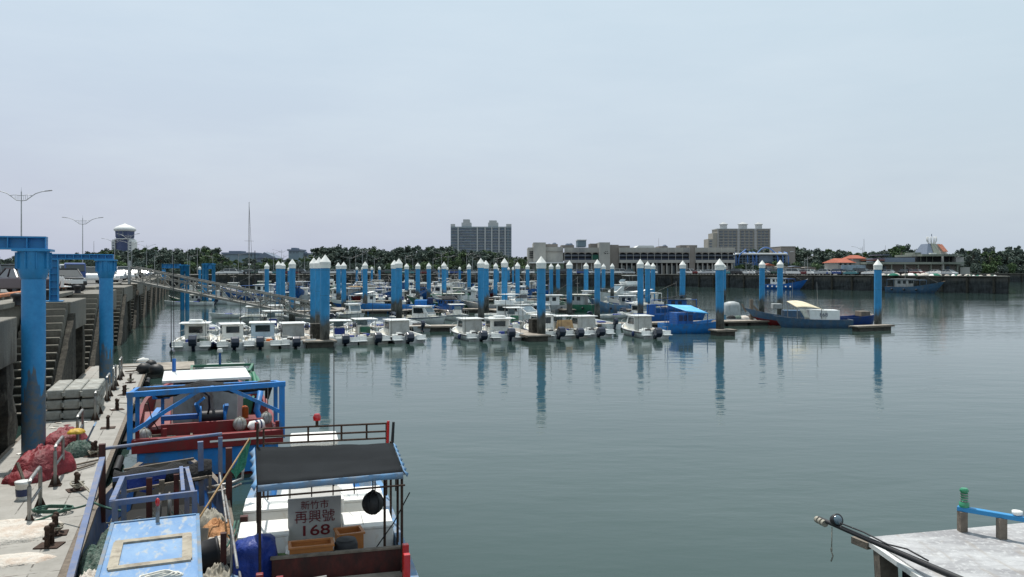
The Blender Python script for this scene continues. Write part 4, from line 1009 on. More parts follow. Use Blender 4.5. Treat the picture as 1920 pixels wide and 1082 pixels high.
# blue rail
m=MB(); m.bar((1.0,.22,zr+.24),(2.9,-1.35,zr+.24),.07,.05); m.build('roof_rail',X['bluesteel'],E,bevel=.006)
for x,y in((1.03,.18),(1.31,-.05),(2.4,-.95)): MB().bar((x,y,zr),(x,y,zr+.215),.075,.075).build('rail_post',X['wood'],E)
m=MB(); m.lathe((1.05,.18,zr+.265),[(.05,0),(.05,.05),(.036,.055),(.036,.16),(.045,.165),(.045,.185),(.03,.2)],16); m.build('green_lamp',X['lampgreen'],E)
m=MB(); 
for k in range(5): m.lathe((1.05,.18,zr+.325+.026*k),[(.041,0),(.041,.008)],14)
m.build('lamp_guard',X['steel'],E)
for x,y,z in((1.43,-.12,zr+.27),(.62,-1.55,zr+.02)):
    m=MB(); m.lathe((x,y,z),[(.04,0),(.05,.015),(.05,.04),(.02,.045)],16); m.build('disc_lamp',X['foam'],E)
m=MB(); m.path([(1.62,-.25,zr+.25),(1.68,-.3,zr+.3),(1.6,-.3,zr+.2),(1.65,-.35,zr+.12)],.012,6); m.build('lashing',X['black'],E)
m=MB(); m.tube((1.78,.25,zr+.32),(2.3,.0,zr+.27),.05,.06,10); m.build('black_arm',X['black'],E); MB().box((2.3,0,zr+.2),(.08,.08,.45)).build('arm_post',X['maroon'],E)
# ------------------------------------------------------------------ marina boats (prototypes)
HD=rad(20)
def outboard(parent,y,x=0,tilt=0.35,s=1.25):
    m=MB(); m.M=Matrix.Translation((x,y,.55))@Matrix.Rotation(tilt,4,'X')@Matrix.Scale(s,4)
    m.prism([(-.62,.18),(-.66,.45),(-.55,.74),(-.25,.86),(.02,.78),(.06,.45),(.0,.18)],'x',-.21,.21); om=m.build('outboard_motor',X['outboard'],parent,bevel=.07,seg=3)
    m=MB(); m.M=Matrix.Translation((x,y,.55))@Matrix.Rotation(tilt,4,'X')@Matrix.Scale(s,4)
    m.box((0,-.3,-.25),(.17,.26,.9)); m.box((0,-.34,-.52),(.34,.42,.03)); m.tube((0,-.55,-.68),(0,-.12,-.68),.07,.05,8); m.box((0,0,.1),(.26,.16,.34)); m.build('propeller_leg',X['outboard'],om)
def railing(m,L,B,H,y0,y1,h,side=(-1,1)):
    for s in side:
        pts=[]
        for i in range(7):
            t=i/6; y=y0+(y1-y0)*t; f=max(0,(y/L+.5-.5)/.5); b=B/2*(1-f**2.3)-.08
            pts.append((s*max(b,.05),y,H+h+.35*f))
        m.path(pts,.018,5)
        for p in pts[::2]: m.tube((p[0],p[1],p[2]-h-.05),p,.014,None,5)
def glasspane(parent,corners,mat=None,name='window'):
    m=MB(); a,b,c,d=[Vector(x) for x in corners]; n=(b-a).cross(d-a).normalized()*.012
    vs=[p+n for p in(a,b,c,d)]+[p-n for p in(a,b,c,d)]
    m.add(vs,[(0,1,2,3),(7,6,5,4),(0,4,5,1),(1,5,6,2),(2,6,7,3),(3,7,4,0)]); return m.build(name,mat or X['glass'],parent)
def cabin_house(parent,x,y0,y1,z0,z1,mat,slope=.45,roof=.12,back=True,backmat=None):
    """house with raked windscreen; y1 is the forward face"""
    m=MB(); m.prism([(y0,z0),(y1+slope*.6,z0),(y1+slope,z0+(z1-z0)*.35),(y1-.1,z1),(y0,z1)],'x',-x,x); cab_=m.build('cabin',mat,parent,bevel=.03); parent0=parent
    m=MB(); m.box((0,(y0+y1)/2-.08,z1+.035),(2*x+.25,y1-y0+.45,.07)); m.build('cabin_roof',X['white'],parent,bevel=.02)
    h=z1-z0; za=z0+h*.44; zb=z0+h*.88; parent=cab_
    ya=y1+slope-(slope+.1)*((za-z0-h*.35)/(h*.65)); yb=y1+slope-(slope+.1)*((zb-z0-h*.35)/(h*.65))
    w=glasspane(parent,[(x*.84,ya+.03,za),(-x*.84,ya+.03,za),(-x*.84,yb+.03,zb),(x*.84,yb+.03,zb)],X['glassb'],'windscreen')
    for s in(-1,1):
        c=[(s*(x+.012),y0+.2,za),(s*(x+.012),y1-.1,za),(s*(x+.012),y1-.28,zb),(s*(x+.012),y0+.2,zb)]
        glasspane(parent,c if s>0 else c[::-1],X['glass'],'side_window')
    if back: 
        glasspane(parent,[(-x*.62,y0-.015,z0+h*.5),(x*.62,y0-.015,z0+h*.5),(x*.62,y0-.015,z1-h*.12),(-x*.62,y0-.015,z1-h*.12)],X['glass'] if backmat is None else backmat,'rear_window')
def mboat(kind,hullm='white',trim='navy',cloth='tarp_blue',**k):
    B=2.6; L=6.6; H=.64
    root=empty('motor_boat'); rk=random.Random(kind+hullm+cloth)
    if kind in('cabin','hardtop','cloth','greyback'):
        hull_mb(L,B,H,bow=.35,draft=.3,zd=.4,full=.45,rim=.12,band=.3).build('hull',[X[hullm],X[hullm],X['white'],X['cream']],root)
        m=MB()
        for s in(-1,1):
            pts=[(s*(B/2*(1-max(0,(t-.45)/.55)**2.3)*(.9+.1*min(1,t/.3))-.01+.01*0),-L/2+t*L-.08*t,H*.83+.35*max(0,(t-.35)/.65)**1.8*.9) for t in [i/10 for i in range(11)]]
            m.path(pts,.045,5)
        m.build('rub_rail',X[trim],root)
        m=MB(); railing(m,L,B,H,.6,L/2-.25,.5); m.tube((-.95,-L/2+.1,H),(-.95,-L/2+.1,H+.45),.016,None,5); m.tube((.95,-L/2+.1,H),(.95,-L/2+.1,H+.45),.016,None,5); m.tube((-.95,-L/2+.1,H+.45),(-.5,-L/2+.1,H+.45),.016,None,5); m.tube((.5,-L/2+.1,H+.45),(.95,-L/2+.1,H+.45),.016,None,5); m.build('railing',X['steel'],root)
        for s in(-1,1): m=MB(); m.box((s*.82,-L/2-.16,.34),(.66,.46,.07)); m.box((s*.82,-L/2+.02,.52),(.68,.12,.44)); m.build('swim_step',X['white'],root,bevel=.01)
        outboard(root,-L/2-.05,.14*(1 if kind in('hardtop','cloth') else -1),{'cabin':.75,'hardtop':.5,'greyback':.9,'cloth':.85}.get(kind,.6),1.15)
        for s_ in(-1,1):
            m=MB(); m.sph((s_*1.34,-1.4+.6*s_,.35),(.13,.13,.28),8,6); m.build('side_fender',X['cream' if s_>0 else 'navy'],root)
        for q in range(5):
            m=MB(); m.box((rk.uniform(-.8,.8),rk.uniform(-2.7,-1.3),.62+rk.uniform(0,.12)),(rk.uniform(.25,.5),rk.uniform(.25,.5),rk.uniform(.2,.4)),rk.uniform(0,1)); m.build('deck_gear',X[rk.choice(['tarp_white','grey','cream','black','tarp_blue','net_grey','orange','white'])],root,bevel=.04)
        for q in range(2):
            m=MB(); xx=rk.choice([-1,1])*rk.uniform(.6,.95); m.tube((xx,-1.8+q,.7),(xx*1.02,-1.85+q,rk.uniform(2.2,3.4)),.014,.008,5); m.build('fishing_rod',X['black'],root)
        if kind=='cabin': cabin_house(root,.66 if hullm=='white' else .76,-.7,.95,.5,2.05,X['white' if hullm=='white' else 'iceblue'])
        if kind=='greyback':
            cabin_house(root,.70,-.6,.95,.5,1.95,X['white'],back=False)
            m=MB(); m.sheet([(-.72,-.66,.6),(.72,-.66,.6),(.68,-.6,1.95),(-.68,-.6,1.95)],8,8,lambda a,b:(0,-.05*abs(math.sin(a*5)),0)); m.build('rear_curtain',X['grey'],root)
        if kind=='hardtop':
            cabin_house(root,.68,-.8,.9,.5,1.95,X['white'],backmat=X['glass'])
            m=MB(); m.box((0,-.9,2.1),(1.9,1.8,.07)); m.box((0,-.7,2.25),(.8,.7,.22)); m.build('hard_top',X['white'],root,bevel=.03)
            m=MB(); m.box((0,.3,2.1),(1.1,.5,.16)); m.build('searchlight_bar',X['cream'],root,bevel=.03)
        if kind=='cloth':
            m=MB(); m.box((0,.35,.95),(.8,.9,.95)); m.build('console',X['white'],root,bevel=.05)
            m=MB(); m.box((0,-.25,1.0),(.72,.5,.75)); m.build('seat_cover',X[cloth],root,bevel=.08,seg=3)
            m=MB()
            for s in(-1,1):
                m.tube((s*.72,.7,.8),(s*.68,.6,2.1),.022,None,6); m.tube((s*.72,-.6,.8),(s*.68,-.6,2.1),.022,None,6)
            m.build('top_frame',X['steel'],root)
            m=MB(); m.box((0,0,2.14),(1.65,1.9,.07)); m.build('top_cover',X['white'],root,bevel=.03)
            glasspane(root,[(.38,.84,1.45),(-.38,.84,1.45),(-.34,.7,1.95),(.34,.7,1.95)],X['glassb'],'windscreen')
        m=MB(); m.tube((.5,-.5,2.1),(.5,-.55,4.8),.02,.01,6); m.build('aerial',X['black'],root)
        m=MB(); m.box((0,1.9,H+.12),(.9,.8,.16)); m.build('fore_hatch',X['cream'],root,bevel=.04)
        m=MB(); m.box((-.7,-2.3,.62),(.4,.5,.3)); m.build('bait_box',X['white'],root,bevel=.03)
    elif kind=='cruiser':
        L=9.5;B=3.0;H=1.05
        hull_mb(L,B,H,bow=.45,draft=.4,zd=.55,full=.42,rim=.12,band=.3,fore=.42).build('hull',[X[hullm],X[hullm],X['white'],X['cream']],root)
        cabin_house(root,1.05,-1.9,1.1,.95,2.35,X['white'],slope=1.1)
        m=MB(); m.prism([(-2.4,2.42),(.2,2.42),(.5,2.85),(-2.4,2.85)],'x',-.85,.85); m.build('flybridge',X['white'],root,bevel=.05)
        glasspane(root,[(.7,.56,2.8),(-.7,.56,2.8),(-.6,.3,3.15),(.6,.3,3.15)],X['glassb'],'bridge_screen')
        m=MB(); m.box((0,-1.0,3.65),(1.8,1.9,.06)); 
        m.build('bimini_top',X['white'],root,bevel=.02)
        m=MB()
        for s in(-1,1): m.tube((s*.8,-1.8,2.8),(s*.8,-1.8,3.65),.02,None,6); m.tube((s*.8,-.2,2.8),(s*.8,-.2,3.65),.02,None,6)
        railing(m,L,B,H,.6,L/2-.3,.55); m.tube((0,-2.2,2.8),(0,-2.3,6.0),.025,.012,6); m.build('railing',X['steel'],root)
    elif kind=='skiff':
        L=5;B=1.9
        hull_mb(L,B,.55,bow=.3,draft=.2,zd=.25,full=.4,fore=.8,rim=.09).build('hull',[X[hullm],X[hullm],X['white'],X['grey']],root)
        m=MB(); m.box((0,-.4,.45),(1.5,.35,.08)); m.box((0,-1.6,.45),(1.5,.4,.08)); m.build('bench',X['cream'],root)
        m=MB(); m.box((.1,.4,.5),(.7,.8,.3)); m.build('cargo_cover',X[cloth],root,bevel=.08)
        outboard(root,-L/2-.02,0,.4,.8)
    return root
def fboat(hullm='blue',cab='white',roof='white',L=9.5,B=2.9,H=1.0,bow=1.1,lower=None,aft=True,mast=True,canopy=None,rim='white'):
    root=empty('fishing_boat')
    hull_mb(L,B,H,bow=bow,draft=.4,zd=.55,full=.5,rim=.12,band=.4,rake=.9,fore=.72).build('hull',[X[hullm],X[lower or hullm],X[rim],X['wood']],root)
    yc=-L*.22 if aft else L*.02
    m=MB(); m.box((0,yc,1.35),(B*.62,L*.24,1.7)); wh=m.build('wheelhouse',X[cab],root,bevel=.03)
    m=MB(); m.box((0,yc-.15,2.24),(B*.78,L*.33,.09)); m.build('wheelhouse_roof',X[roof],root,bevel=.02)
    for k in(-1,0,1): glasspane(wh,[(k*.5+.2,yc+L*.12+.02,1.55),(k*.5-.2,yc+L*.12+.02,1.55),(k*.5-.2,yc+L*.12+.02,2.05),(k*.5+.2,yc+L*.12+.02,2.05)],X['glass'])
    for s in(-1,1):
        for k in(-.6,.3):
            c=[(s*(B*.31+.015),yc+k,1.5),(s*(B*.31+.015),yc+k+.5,1.5),(s*(B*.31+.015),yc+k+.5,2.0),(s*(B*.31+.015),yc+k,2.0)]
            glasspane(wh,c if s>0 else c[::-1],X['glass'])
    if mast:
        m=MB(); m.tube((0,yc+.2,2.2),(0,yc+.2,4.6),.05,.03,6); m.tube((-.6,yc+.2,3.7),(.6,yc+.2,3.7),.02,None,5); m.tube((0,yc+.2,4.4),(0,L*.4,H+bow*.6),.01,None,4); m.build('mast',X['steel'],root)
    m=MB()
    for s in(-1,1):
        m.tube((s*B*.38,-L*.47,.9),(s*B*.36,-L*.47,2.2),.035,None,6); m.tube((s*B*.36,L*.12,.95),(s*B*.36,L*.12,2.1),.035,None,6)
        m.tube((s*B*.36,-L*.47,2.2),(s*B*.36,L*.12,2.1),.03,None,6)
    m.tube((-B*.36,-L*.47,2.2),(B*.36,-L*.47,2.2),.035,None,6); m.tube((-B*.36,L*.12,2.1),(B*.36,L*.12,2.1),.035,None,6)
    m.build('work_frame',X[hullm],root)
    m=MB(); m.box((.2,L*.18,.8),(1.0,1.1,.5)); m.build('fish_box',X['foam'],root,bevel=.03)
    m=MB(); m.sph((-.5,L*.06,.75),(.6,.7,.45),12,8,.5,3); m.build('net_pile',X['net_grey'],root)
    for s in(-1,1):
        for k in range(3 if hullm!='blue' or cab!='white' else 6): m=MB(); m.sph((s*(B/2+.02),-L*.36+k*(L*.22 if hullm!='blue' else L*.11),.55),.17,8,6); m.build('fender',X['foam' if hullm=='blue' and cab=='white' else 'black'],root)
    if canopy:
        m=MB(); m.sheet([(-B*.42,yc-L*.1,2.75),(B*.42,yc-L*.1,2.75),(B*.42,yc+L*.24,2.35),(-B*.42,yc+L*.24,2.35)],6,4,lambda a,b:(0,0,-.04*math.sin(b*3.1))); m.build('awning',X[canopy],root,solid=.03)
    return root
P={}
P['cabin']=mboat('cabin'); P['hardtop']=mboat('hardtop'); P['greyback']=mboat('greyback','white','black'); P['cloth']=mboat('cloth'); P['clothg']=mboat('cloth','cream','grey','green')
P['cruiser']=mboat('cruiser'); P['skiff']=mboat('skiff'); P['skiffg']=mboat('skiff','grey','grey','black'); P['cabincream']=mboat('cabin','cream','grey')
P['fblue']=fboat('blue','white'); P['fpale']=fboat('paleblue','grey','white',8.5); P['fgreen']=fboat('green','grey','cream',8.5); P['fwhite']=fboat('white','white','white',8.5,lower='blue',bow=.7,canopy='foam')
P['fgrey']=fboat('grey','white','white',9,bow=.8); P['fnavy']=fboat('blue','blue','grey',10,3.0,canopy='net_black')
P['fred2']=fboat('slate','grey','grey',9.2,lower='slate',bow=1.0,rim='tan')
P['fred']=fboat('paleblue','cream','tan',9.2,lower='red',bow=1.0)
PL={'cabin':6.6,'hardtop':6.6,'greyback':6.6,'cloth':6.6,'clothg':6.6,'cabincream':6.6,'cruiser':9.5,'skiff':5,'skiffg':5,'fblue':9.5,'fpale':8.5,'fgreen':8.5,'fwhite':8.5,'fgrey':9,'fnavy':10,'fred':9.2,'fred2':9.2}
NAMEK={'cabin':'white motor boat with dark-windowed cabin','hardtop':'white motor boat with stacked hard top','greyback':'white motor boat with grey rear curtain','cloth':'white motor boat with blue covered seat','clothg':'cream motor boat with green covered seat','cabincream':'cream motor boat with pale blue cabin','cruiser':'white flybridge cruiser','skiff':'small white skiff with blue cover','skiffg':'small grey skiff','fblue':'blue fishing boat with white wheelhouse','fpale':'pale blue fishing boat','fgreen':'green fishing boat','fwhite':'white and blue fishing boat with pale awning','fgrey':'grey fishing boat','fnavy':'dark blue fishing boat with black awning','fred':'pale blue fishing boat with tan roof'}
BOATS=[]   # (object, row, px)
def put(kind,px,py,head='in',row='front',sc_=1.0,lab=None,atstern=True,zoff=0):
    """(px,py): waterline point of the end nearest the camera"""
    p=Pz(px,py,0)
    rz={'in':HD,'out':HD+math.pi,'right':rad(-70),'left':rad(110)}.get(head,head if not isinstance(head,str) else 0)
    d=Vector((-math.sin(rz),math.cos(rz),0)); L=PL[kind]*sc_/2
    if head=='in': p=p+d*L
    elif head=='out': p=p-d*L
    zf_={'front row':.80}.get(row[-9:],.80 if row==R1 else (.92 if row==R2 else 1))
    o=inst(P[kind],p,rz+RND.uniform(-.13,.13),(sc_*RND.uniform(.98,1.08)*(1.1 if row==R1 else 1),sc_*RND.uniform(.93,1.05),sc_*zf_*RND.uniform(.95,1.06))); o['category']='boat'
    BOATS.append([o,kind,row,px,lab]); return o
R1='moored in the front row'; R2='moored bow out behind the front row'
for k,px,py,lb in (('hardtop',367,651,'white motor boat with stacked hard top at the gangway end of the front row'),('cabin',436,650,'white motor boat with dark rear window, second from the gangway end'),('cabincream',497,648,'cream motor boat with pale blue cabin between two white boats left of the pier'),('greyback',556,646,'white motor boat with grey rear curtain beside the pier end'),
    ('cloth',648,641,'white motor boat with blue covered seat just past the pier end'),('clothg',697,639,'cream motor boat with green covered seat in the front row'),('greyback',762,637,'white motor boat with grey curtain closing the first front cluster'),
    ('greyback',905,633,'white motor boat with black rub rail and grey curtain, bow angled to the dock'),('hardtop',958,632,'white motor boat with stacked hard top beside the middle pier pile'),('cabin',1046,629,'white motor boat just past the middle pier pile'),('clothg',1082,628,'cream motor boat with tan rear cover, middle cluster'),('greyback',1127,626,'white motor boat with grey curtain closing the middle cluster'),
    ('greyback',1238,628,'white motor boat with grey curtain beside the bright blue workboat')):
    put(k,px,py+6,'in',R1,1.0,lb)
RI='moored bow in close against the main dock'
for k,px,py in (('skiff',392,632),('skiffg',452,631),('cloth',515,629),('skiff',580,628),('skiffg',640,626),('skiff',668,626),('skiff',722,625),('skiffg',792,622),('skiff',930,624),('clothg',985,622),('skiff',1062,620),('skiffg',1108,619),('skiff',1150,618)):
    put(k,px,py,'in',RI,.92)
m=MB(); m.sheet([(-.8,-.9,.6),(.8,-.9,.6),(.6,-.85,1.75),(-.6,-.85,1.75)],8,8,lambda a,b:(0,-.05*abs(math.sin(a*5)),0)); m.build('rear_cover',X['tan'],BOATS[10][0])
R2='moored bow out behind the front row'
for k,px,py,h_,lb in (('skiff',436,596,'left','small white skiff with outboard raised near the gangway'),('cabin',478,607,'out','white cabin boat facing out under the gangway'),('cabin',521,606,'out','white cabin boat facing out, next to the pier end'),('skiffg',570,604,'left','small grey skiff under the gangway foot'),
    ('cabincream',612,603,'out','cream cabin boat hidden behind the tall pier pile'),('cabin',670,600,'out','white cabin boat facing out behind the blue covered seats'),('cabin',790,604,rad(-125),'white cabin boat with its bow over the open dock gap'),('cloth',872,603,'out','white boat with top cover behind the middle cluster'),('cruiser',968,606,rad(-120),'large white cruiser with red and white windscreen in the middle cluster'),
    ('cabin',1035,601,'out','white cabin boat behind the middle pier pile'),('skiff',1150,597,'right','small white skiff by the dock right of the middle cluster'),('hardtop',1228,600,'out','white hard top boat behind the bright blue workboat')):
    put(k,px,py,h_,R2,1.0,lb)
# second and third rows
R3='in the second row'; R4='in the third row'; R5='in the last row'
for k,px,py,h_,s_ in (('cabin',505,575,'out',1),('clothg',545,574,'in',1),('fwhite',668,579,'left',.9),('fgreen',822,583,rad(100),1.0),('fnavy',862,590,'out',.8),('fwhite',856,572,rad(80),1.0),('fgrey',918,584,rad(80),.9),('cruiser',968,577,rad(150),.9),('fgrey',1005,585,rad(95),1.0),('fgreen',1062,584,rad(70),1.0),
    ('cabin',1108,577,'left',1.2),('fpale',1152,585,rad(85),.9),('fwhite',1186,580,rad(100),1.0),('cruiser',1172,566,rad(110),1.3),('greyback',600,574,'in',1),('cloth',760,574,'in',1),('hardtop',895,568,'in',1.1),('fnavy',1240,592,rad(80),.9)):
    put(k,px,py,h_,R3,s_)
fw=['cabin','hardtop','fblue','cruiser','fwhite','fnavy','fpale','greyback','fgreen','cloth','fgrey','fred']
i=0
for px in range(512,1010,21):
    i+=1; 
    put(fw[(i*5+2)%12],px+RND.uniform(-5,5),563+RND.uniform(-2,2),'in' if i%3 else 'out',R4,RND.uniform(.9,1.15))
for px in range(500,1020,15):
    i+=1; put(['fnavy','cruiser','fblue','fwhite','cabin','fgreen','fblue','fgrey','hardtop','fpale'][(i*7)%10],px+RND.uniform(-4,4),551+RND.uniform(-1.5,1.5),'in' if i%2 else rad(70),R5,RND.uniform(.95,1.35))
R6='tied up near the gangway quay'
for k,px,py,h_,s_ in (('skiff',338,573,'left',1),('fgreen',352,572,rad(100),.7),('skiff',372,573,rad(100),1),('fgrey',385,565,rad(80),.8),('skiffg',398,570,rad(95),1.2),('skiff',415,570,rad(80),1.1),('cabin',396,557,'out',1.1),('skiff',430,561,'out',1.2),('fblue',470,563,rad(85),1.3),('skiff',455,572,'left',1),('fwhite',355,556,'in',1),('cabin',420,552,'in',1.1),('fgrey',440,548,'in',1.1),('clothg',372,560,'in',1.1)):
    put(k,px,py,h_,R6,s_)
# long bright blue flat workboat in mid marina
def workboat(loc,rz,L,B,lab,col='blue2',H=.95):
    t=empty('work_boat',loc,rz,lab,'boat')
    hull_mb(L,B,H,bow=.3,draft=.3,zd=.5,full=.75,fore=.9,blunt=.5).build('hull',[X[col],X[col],X[col],X['wood']],t); return t
wb=workboat(Pz(742,586,0)+Vector((0,1,0)),rad(92),10,3.0,'bright blue open workboat lying across the middle of the marina')
m=MB(); m.box((0,-3.2,1.1),(1.8,1.6,1.0)); m.build('engine_house',X['blue2'],wb,bevel=.03); m=MB(); m.box((0,-4.4,1.5),(1.0,.7,.8)); m.build('winch',X['navy'],wb,bevel=.05)
# blue workboat with light blue canopy, right of front row
wb=workboat(Qd(1297,70.8,0),rad(-80),5.6,2.3,'bright blue workboat with light blue canopy at the fourth pier pile','blue2',.85)
m=MB(); m.box((0,-1.0,1.2),(1.9,1.5,1.2)); m.build('cabin',X['blue'],wb,bevel=.02)
for x in(-1.4,-.95,-.5): glasspane(wb,[(.97,x-.18,1.1),(.97,x+.18,1.1),(.97,x+.18,1.6),(.97,x-.18,1.6)],X['navy'],'panel')
m=MB(); m.sheet([(1.15,-.9,1.95),(1.15,1.1,1.75),(-1.15,.4,2.35),(-1.15,-1.9,2.45)],8,4,lambda a,b:(0,0,0)); m.build('canopy',X['hatch'] if False else M('light_blue_canopy',(.10,.42,.75),.5,dirt=(.2,.5,.75),amt=.4),wb,solid=.04)
m=MB()
for x,y,z in((1.1,-.85,1.95),(1.1,1.0,1.75),(-1.1,.4,2.3),(-1.1,-1.8,2.4)): m.tube((x,y,.7),(x,y,z),.035,None,6)
for k in range(4): m.bar((1.1,-2.9,.95+.2*k),(1.1,-1.75,.95+.2*k),.04,.04)
m.bar((1.1,-2.9,.7),(1.1,-2.9,1.6),.05,.05); m.bar((1.1,-1.75,.7),(1.1,-1.75,1.6),.05,.05); m.tube((-.6,-2,.8),(-.6,-2,3.9),.03,.015,6)
m.build('canopy_frame',X['blue'],wb)
t=workboat(Qd(1258,84,0),rad(-78),7.5,2.6,'dark blue workboat lying behind the one with light blue canopy','blue')
m=MB(); boxframe(m,-.9,.9,-1.5,.7,1.9,.06); boxframe(m,-.9,.9,2.0,.7,1.8,.06); m.bar((-.9,-1.5,1.9),(-.9,2.0,1.8),.06,.06); m.bar((.9,-1.5,1.9),(.9,2.0,1.8),.06,.06); m.box((0,-2.2,1.3),(.8,.7,1.3)); m.build('frame',X['blue'],t)
# the two long boats at the right-hand dock
t=empty('fishing_boat',Pz(1487,611,0)+Vector((0,1.2,0)),rad(82),'long pale blue boat with red waterline and raised prow at the outer dock','boat')
hull_mb(9.0,2.4,.8,bow=1.0,draft=.35,zd=.5,full=.45,rake=1.0,band=.55,fore=.6).build('hull',[X['slate'],X['red'],X['steel'],X['wood']],t)
m=MB(); m.box((0,-.4,1.1),(1.4,2.0,.8)); m.build('cabin',X['slate'],t,bevel=.03)
m=MB(); m.box((0,1.2,1.9),(1.2,.9,.5)); m.build('locker',X['grey'],t,bevel=.05)
m=MB(); m.bar((0,4.2,1.3),(0,4.6,2.1),.14,.16); m.build('prow_post',X['wood'],t)
m=MB(); m.tube((.3,-.4,1.6),(.3,-.4,4.4),.03,.015,6); m.build('aerial',X['steel'],t)
t=empty('fishing_boat',Pz(1528,615,0)+Vector((0,.9,0)),rad(84),'pale blue boat with beige awning and white wheelhouse numbered 868','boat')
hull_mb(7.2,2.4,.8,bow=.3,draft=.4,zd=.5,full=.5,rake=.6,band=.35,fore=.7).build('hull',[X['slate'],X['slate'],X['steel'],X['wood']],t)
m=MB(); m.box((0,-1.0,1.2),(1.8,2.8,1.0)); m.build('wheelhouse',X['white'],t,bevel=.04)
m=MB(); m.sheet([(-1.0,1.6,1.95),(1.0,2.1,2.45),(1.0,.3,2.35),(-1.0,-.9,1.72)],4,10,lambda a,b:(0,0,.12*math.sin(b*3.1))); m.build('awning',M('beige_awning',(.62,.54,.38),.7),t,solid=.03)
m=MB(); m.sheet([(-.98,1.4,1.85),(-.98,.8,1.8),(-.98,.4,.85),(-.98,.8,.85)],4,4,lambda a,b:(0,0,0)); m.build('side_screen',X['cream'],t,solid=.02)
m=MB()
for x,y,z in((-.95,1.55,1.95),(.95,2.0,2.4),(-.95,-.7,1.72),(.95,.3,2.3)): m.tube((x,y,.9),(x,y,z),.035,None,6)
m.tube((-.85,-2.2,1.65),(-.85,-2.7,2.2),.025,None,6); m.tube((-.85,-.6,2.15),(-.85,-2.8,2.2),.025,None,6); m.tube((-.85,-.7,1.65),(-.85,-.7,2.15),.03,None,6); m.tube((0,-.6,2.0),(0,-.5,4.4),.035,.015,6)
m.build('awning_frame',X['steel'],t)
cloth_text('868',.5,X['navy'],t,(-.915,-.9,1.25),(rad(90),0,rad(-90)),off=.0)
t=workboat(Pz(1606,613,0)+Vector((0,.9,0)),rad(-88),4.0,2.4,'dark blue flat barge tied to the outermost pile','deepblue',.95)
m=MB(); m.box((0,1.0,1.25),(1.4,.9,.5)); m.build('crate_pile',X['wood'],t,bevel=.04)
# inflatable / tender behind and sailing boat
sb=empty('sailing_boat',Qd(471,150,0),rad(40),'white sailing boat with a very tall bare mast behind the gangway','boat')
hull_mb(10,3.0,1.1,bow=.3,draft=.5,zd=.8,full=.35,rim=.1).build('hull',[X['white'],X['navy'],X['white'],X['cream']],sb)
m=MB(); m.box((0,0,1.3),(1.6,3.2,.6)); m.build('coachroof',X['white'],sb,bevel=.15)
zt=Zat(378,150)
m=MB(); m.tube((0,1.0,1.0),(0,1.0,zt),.09,.05,8); m.tube((0,1.0,1.6),(0,-3.2,1.7),.06,None,8); m.tube((-.9,1,zt*.6),(.9,1,zt*.6),.03,None,6); m.build('mast',X['steel'],sb)
m=MB(); m.tube((0,1.0,zt-.3),(.65,.5,1.3),.03,None,4); m.tube((0,1.0,zt-.1),(-.3,1.2,1.2),.012,None,4)
m.build('rigging',X['black'],sb)
m=MB(); m.box((.1,1.1,zt*.36),(.5,.3,.3)); m.build('radar',X['white'],sb,bevel=.08)
MB().tube((0,0,.5),(0,0,Zat(470,149)),.12,.07,8).build('mast_x',X['black'])
o=bpy.data.objects['mast_x']; o.name='dark_mast'; o.location=Qd(478,149,0); tag(o,'shorter dark mast standing close beside the tall sailing mast','mast')
# far quay boats
for k,px,py,rz,s_,lb in (('fblue',1480,543,rad(-144),1.45,'dark blue fishing boat with white fenders moored against the jetty'),('fred2',1726,550,rad(-144),1.5,'weathered blue and brown fishing boat moored near the jetty end'),('fgrey',1322,536,rad(-95),1.0,'small grey boat moored under the far quay wall'),('cruiser',1088,534.5,rad(-92),1.15,'white cruiser moored farthest toward the low wall behind the piles'),('cruiser',1160,533.5,rad(-88),1.1,'white cruiser moored beside the long white launch at the far wall'),('cabin',1192,534,rad(85),1.3,'white cabin boat at the far wall between two blue piles')):
    o=inst(P[k],Pz(px,py,0)+Vector((0,2,0)),rz,s_,lb); o['category']='boat'
    BOATS.append([o,k,'far',px,lb])
# labels for the boats that have none yet
rows={}
for b in BOATS:
    if b[4]: b[0]['label']=b[4]; b[0]['group']='boats moored in the marina'
    else: rows.setdefault(b[2],[]).append(b)
for r_,L_ in rows.items():
    L_.sort(key=lambda b:b[0].location.x/b[0].location.y)
    cnt={}
    for i,b in enumerate(L_):
        n=cnt.get(b[1],0); cnt[b[1]]=n+1
        tot=sum(1 for q in L_ if q[1]==b[1])
        b[0]['label']=NAMEK[b[1]]+' '+r_+('' if tot==1 else f', {ordw(n)} such') ; b[0]['group']='boats moored in the marina'
drop_unused(P.values())

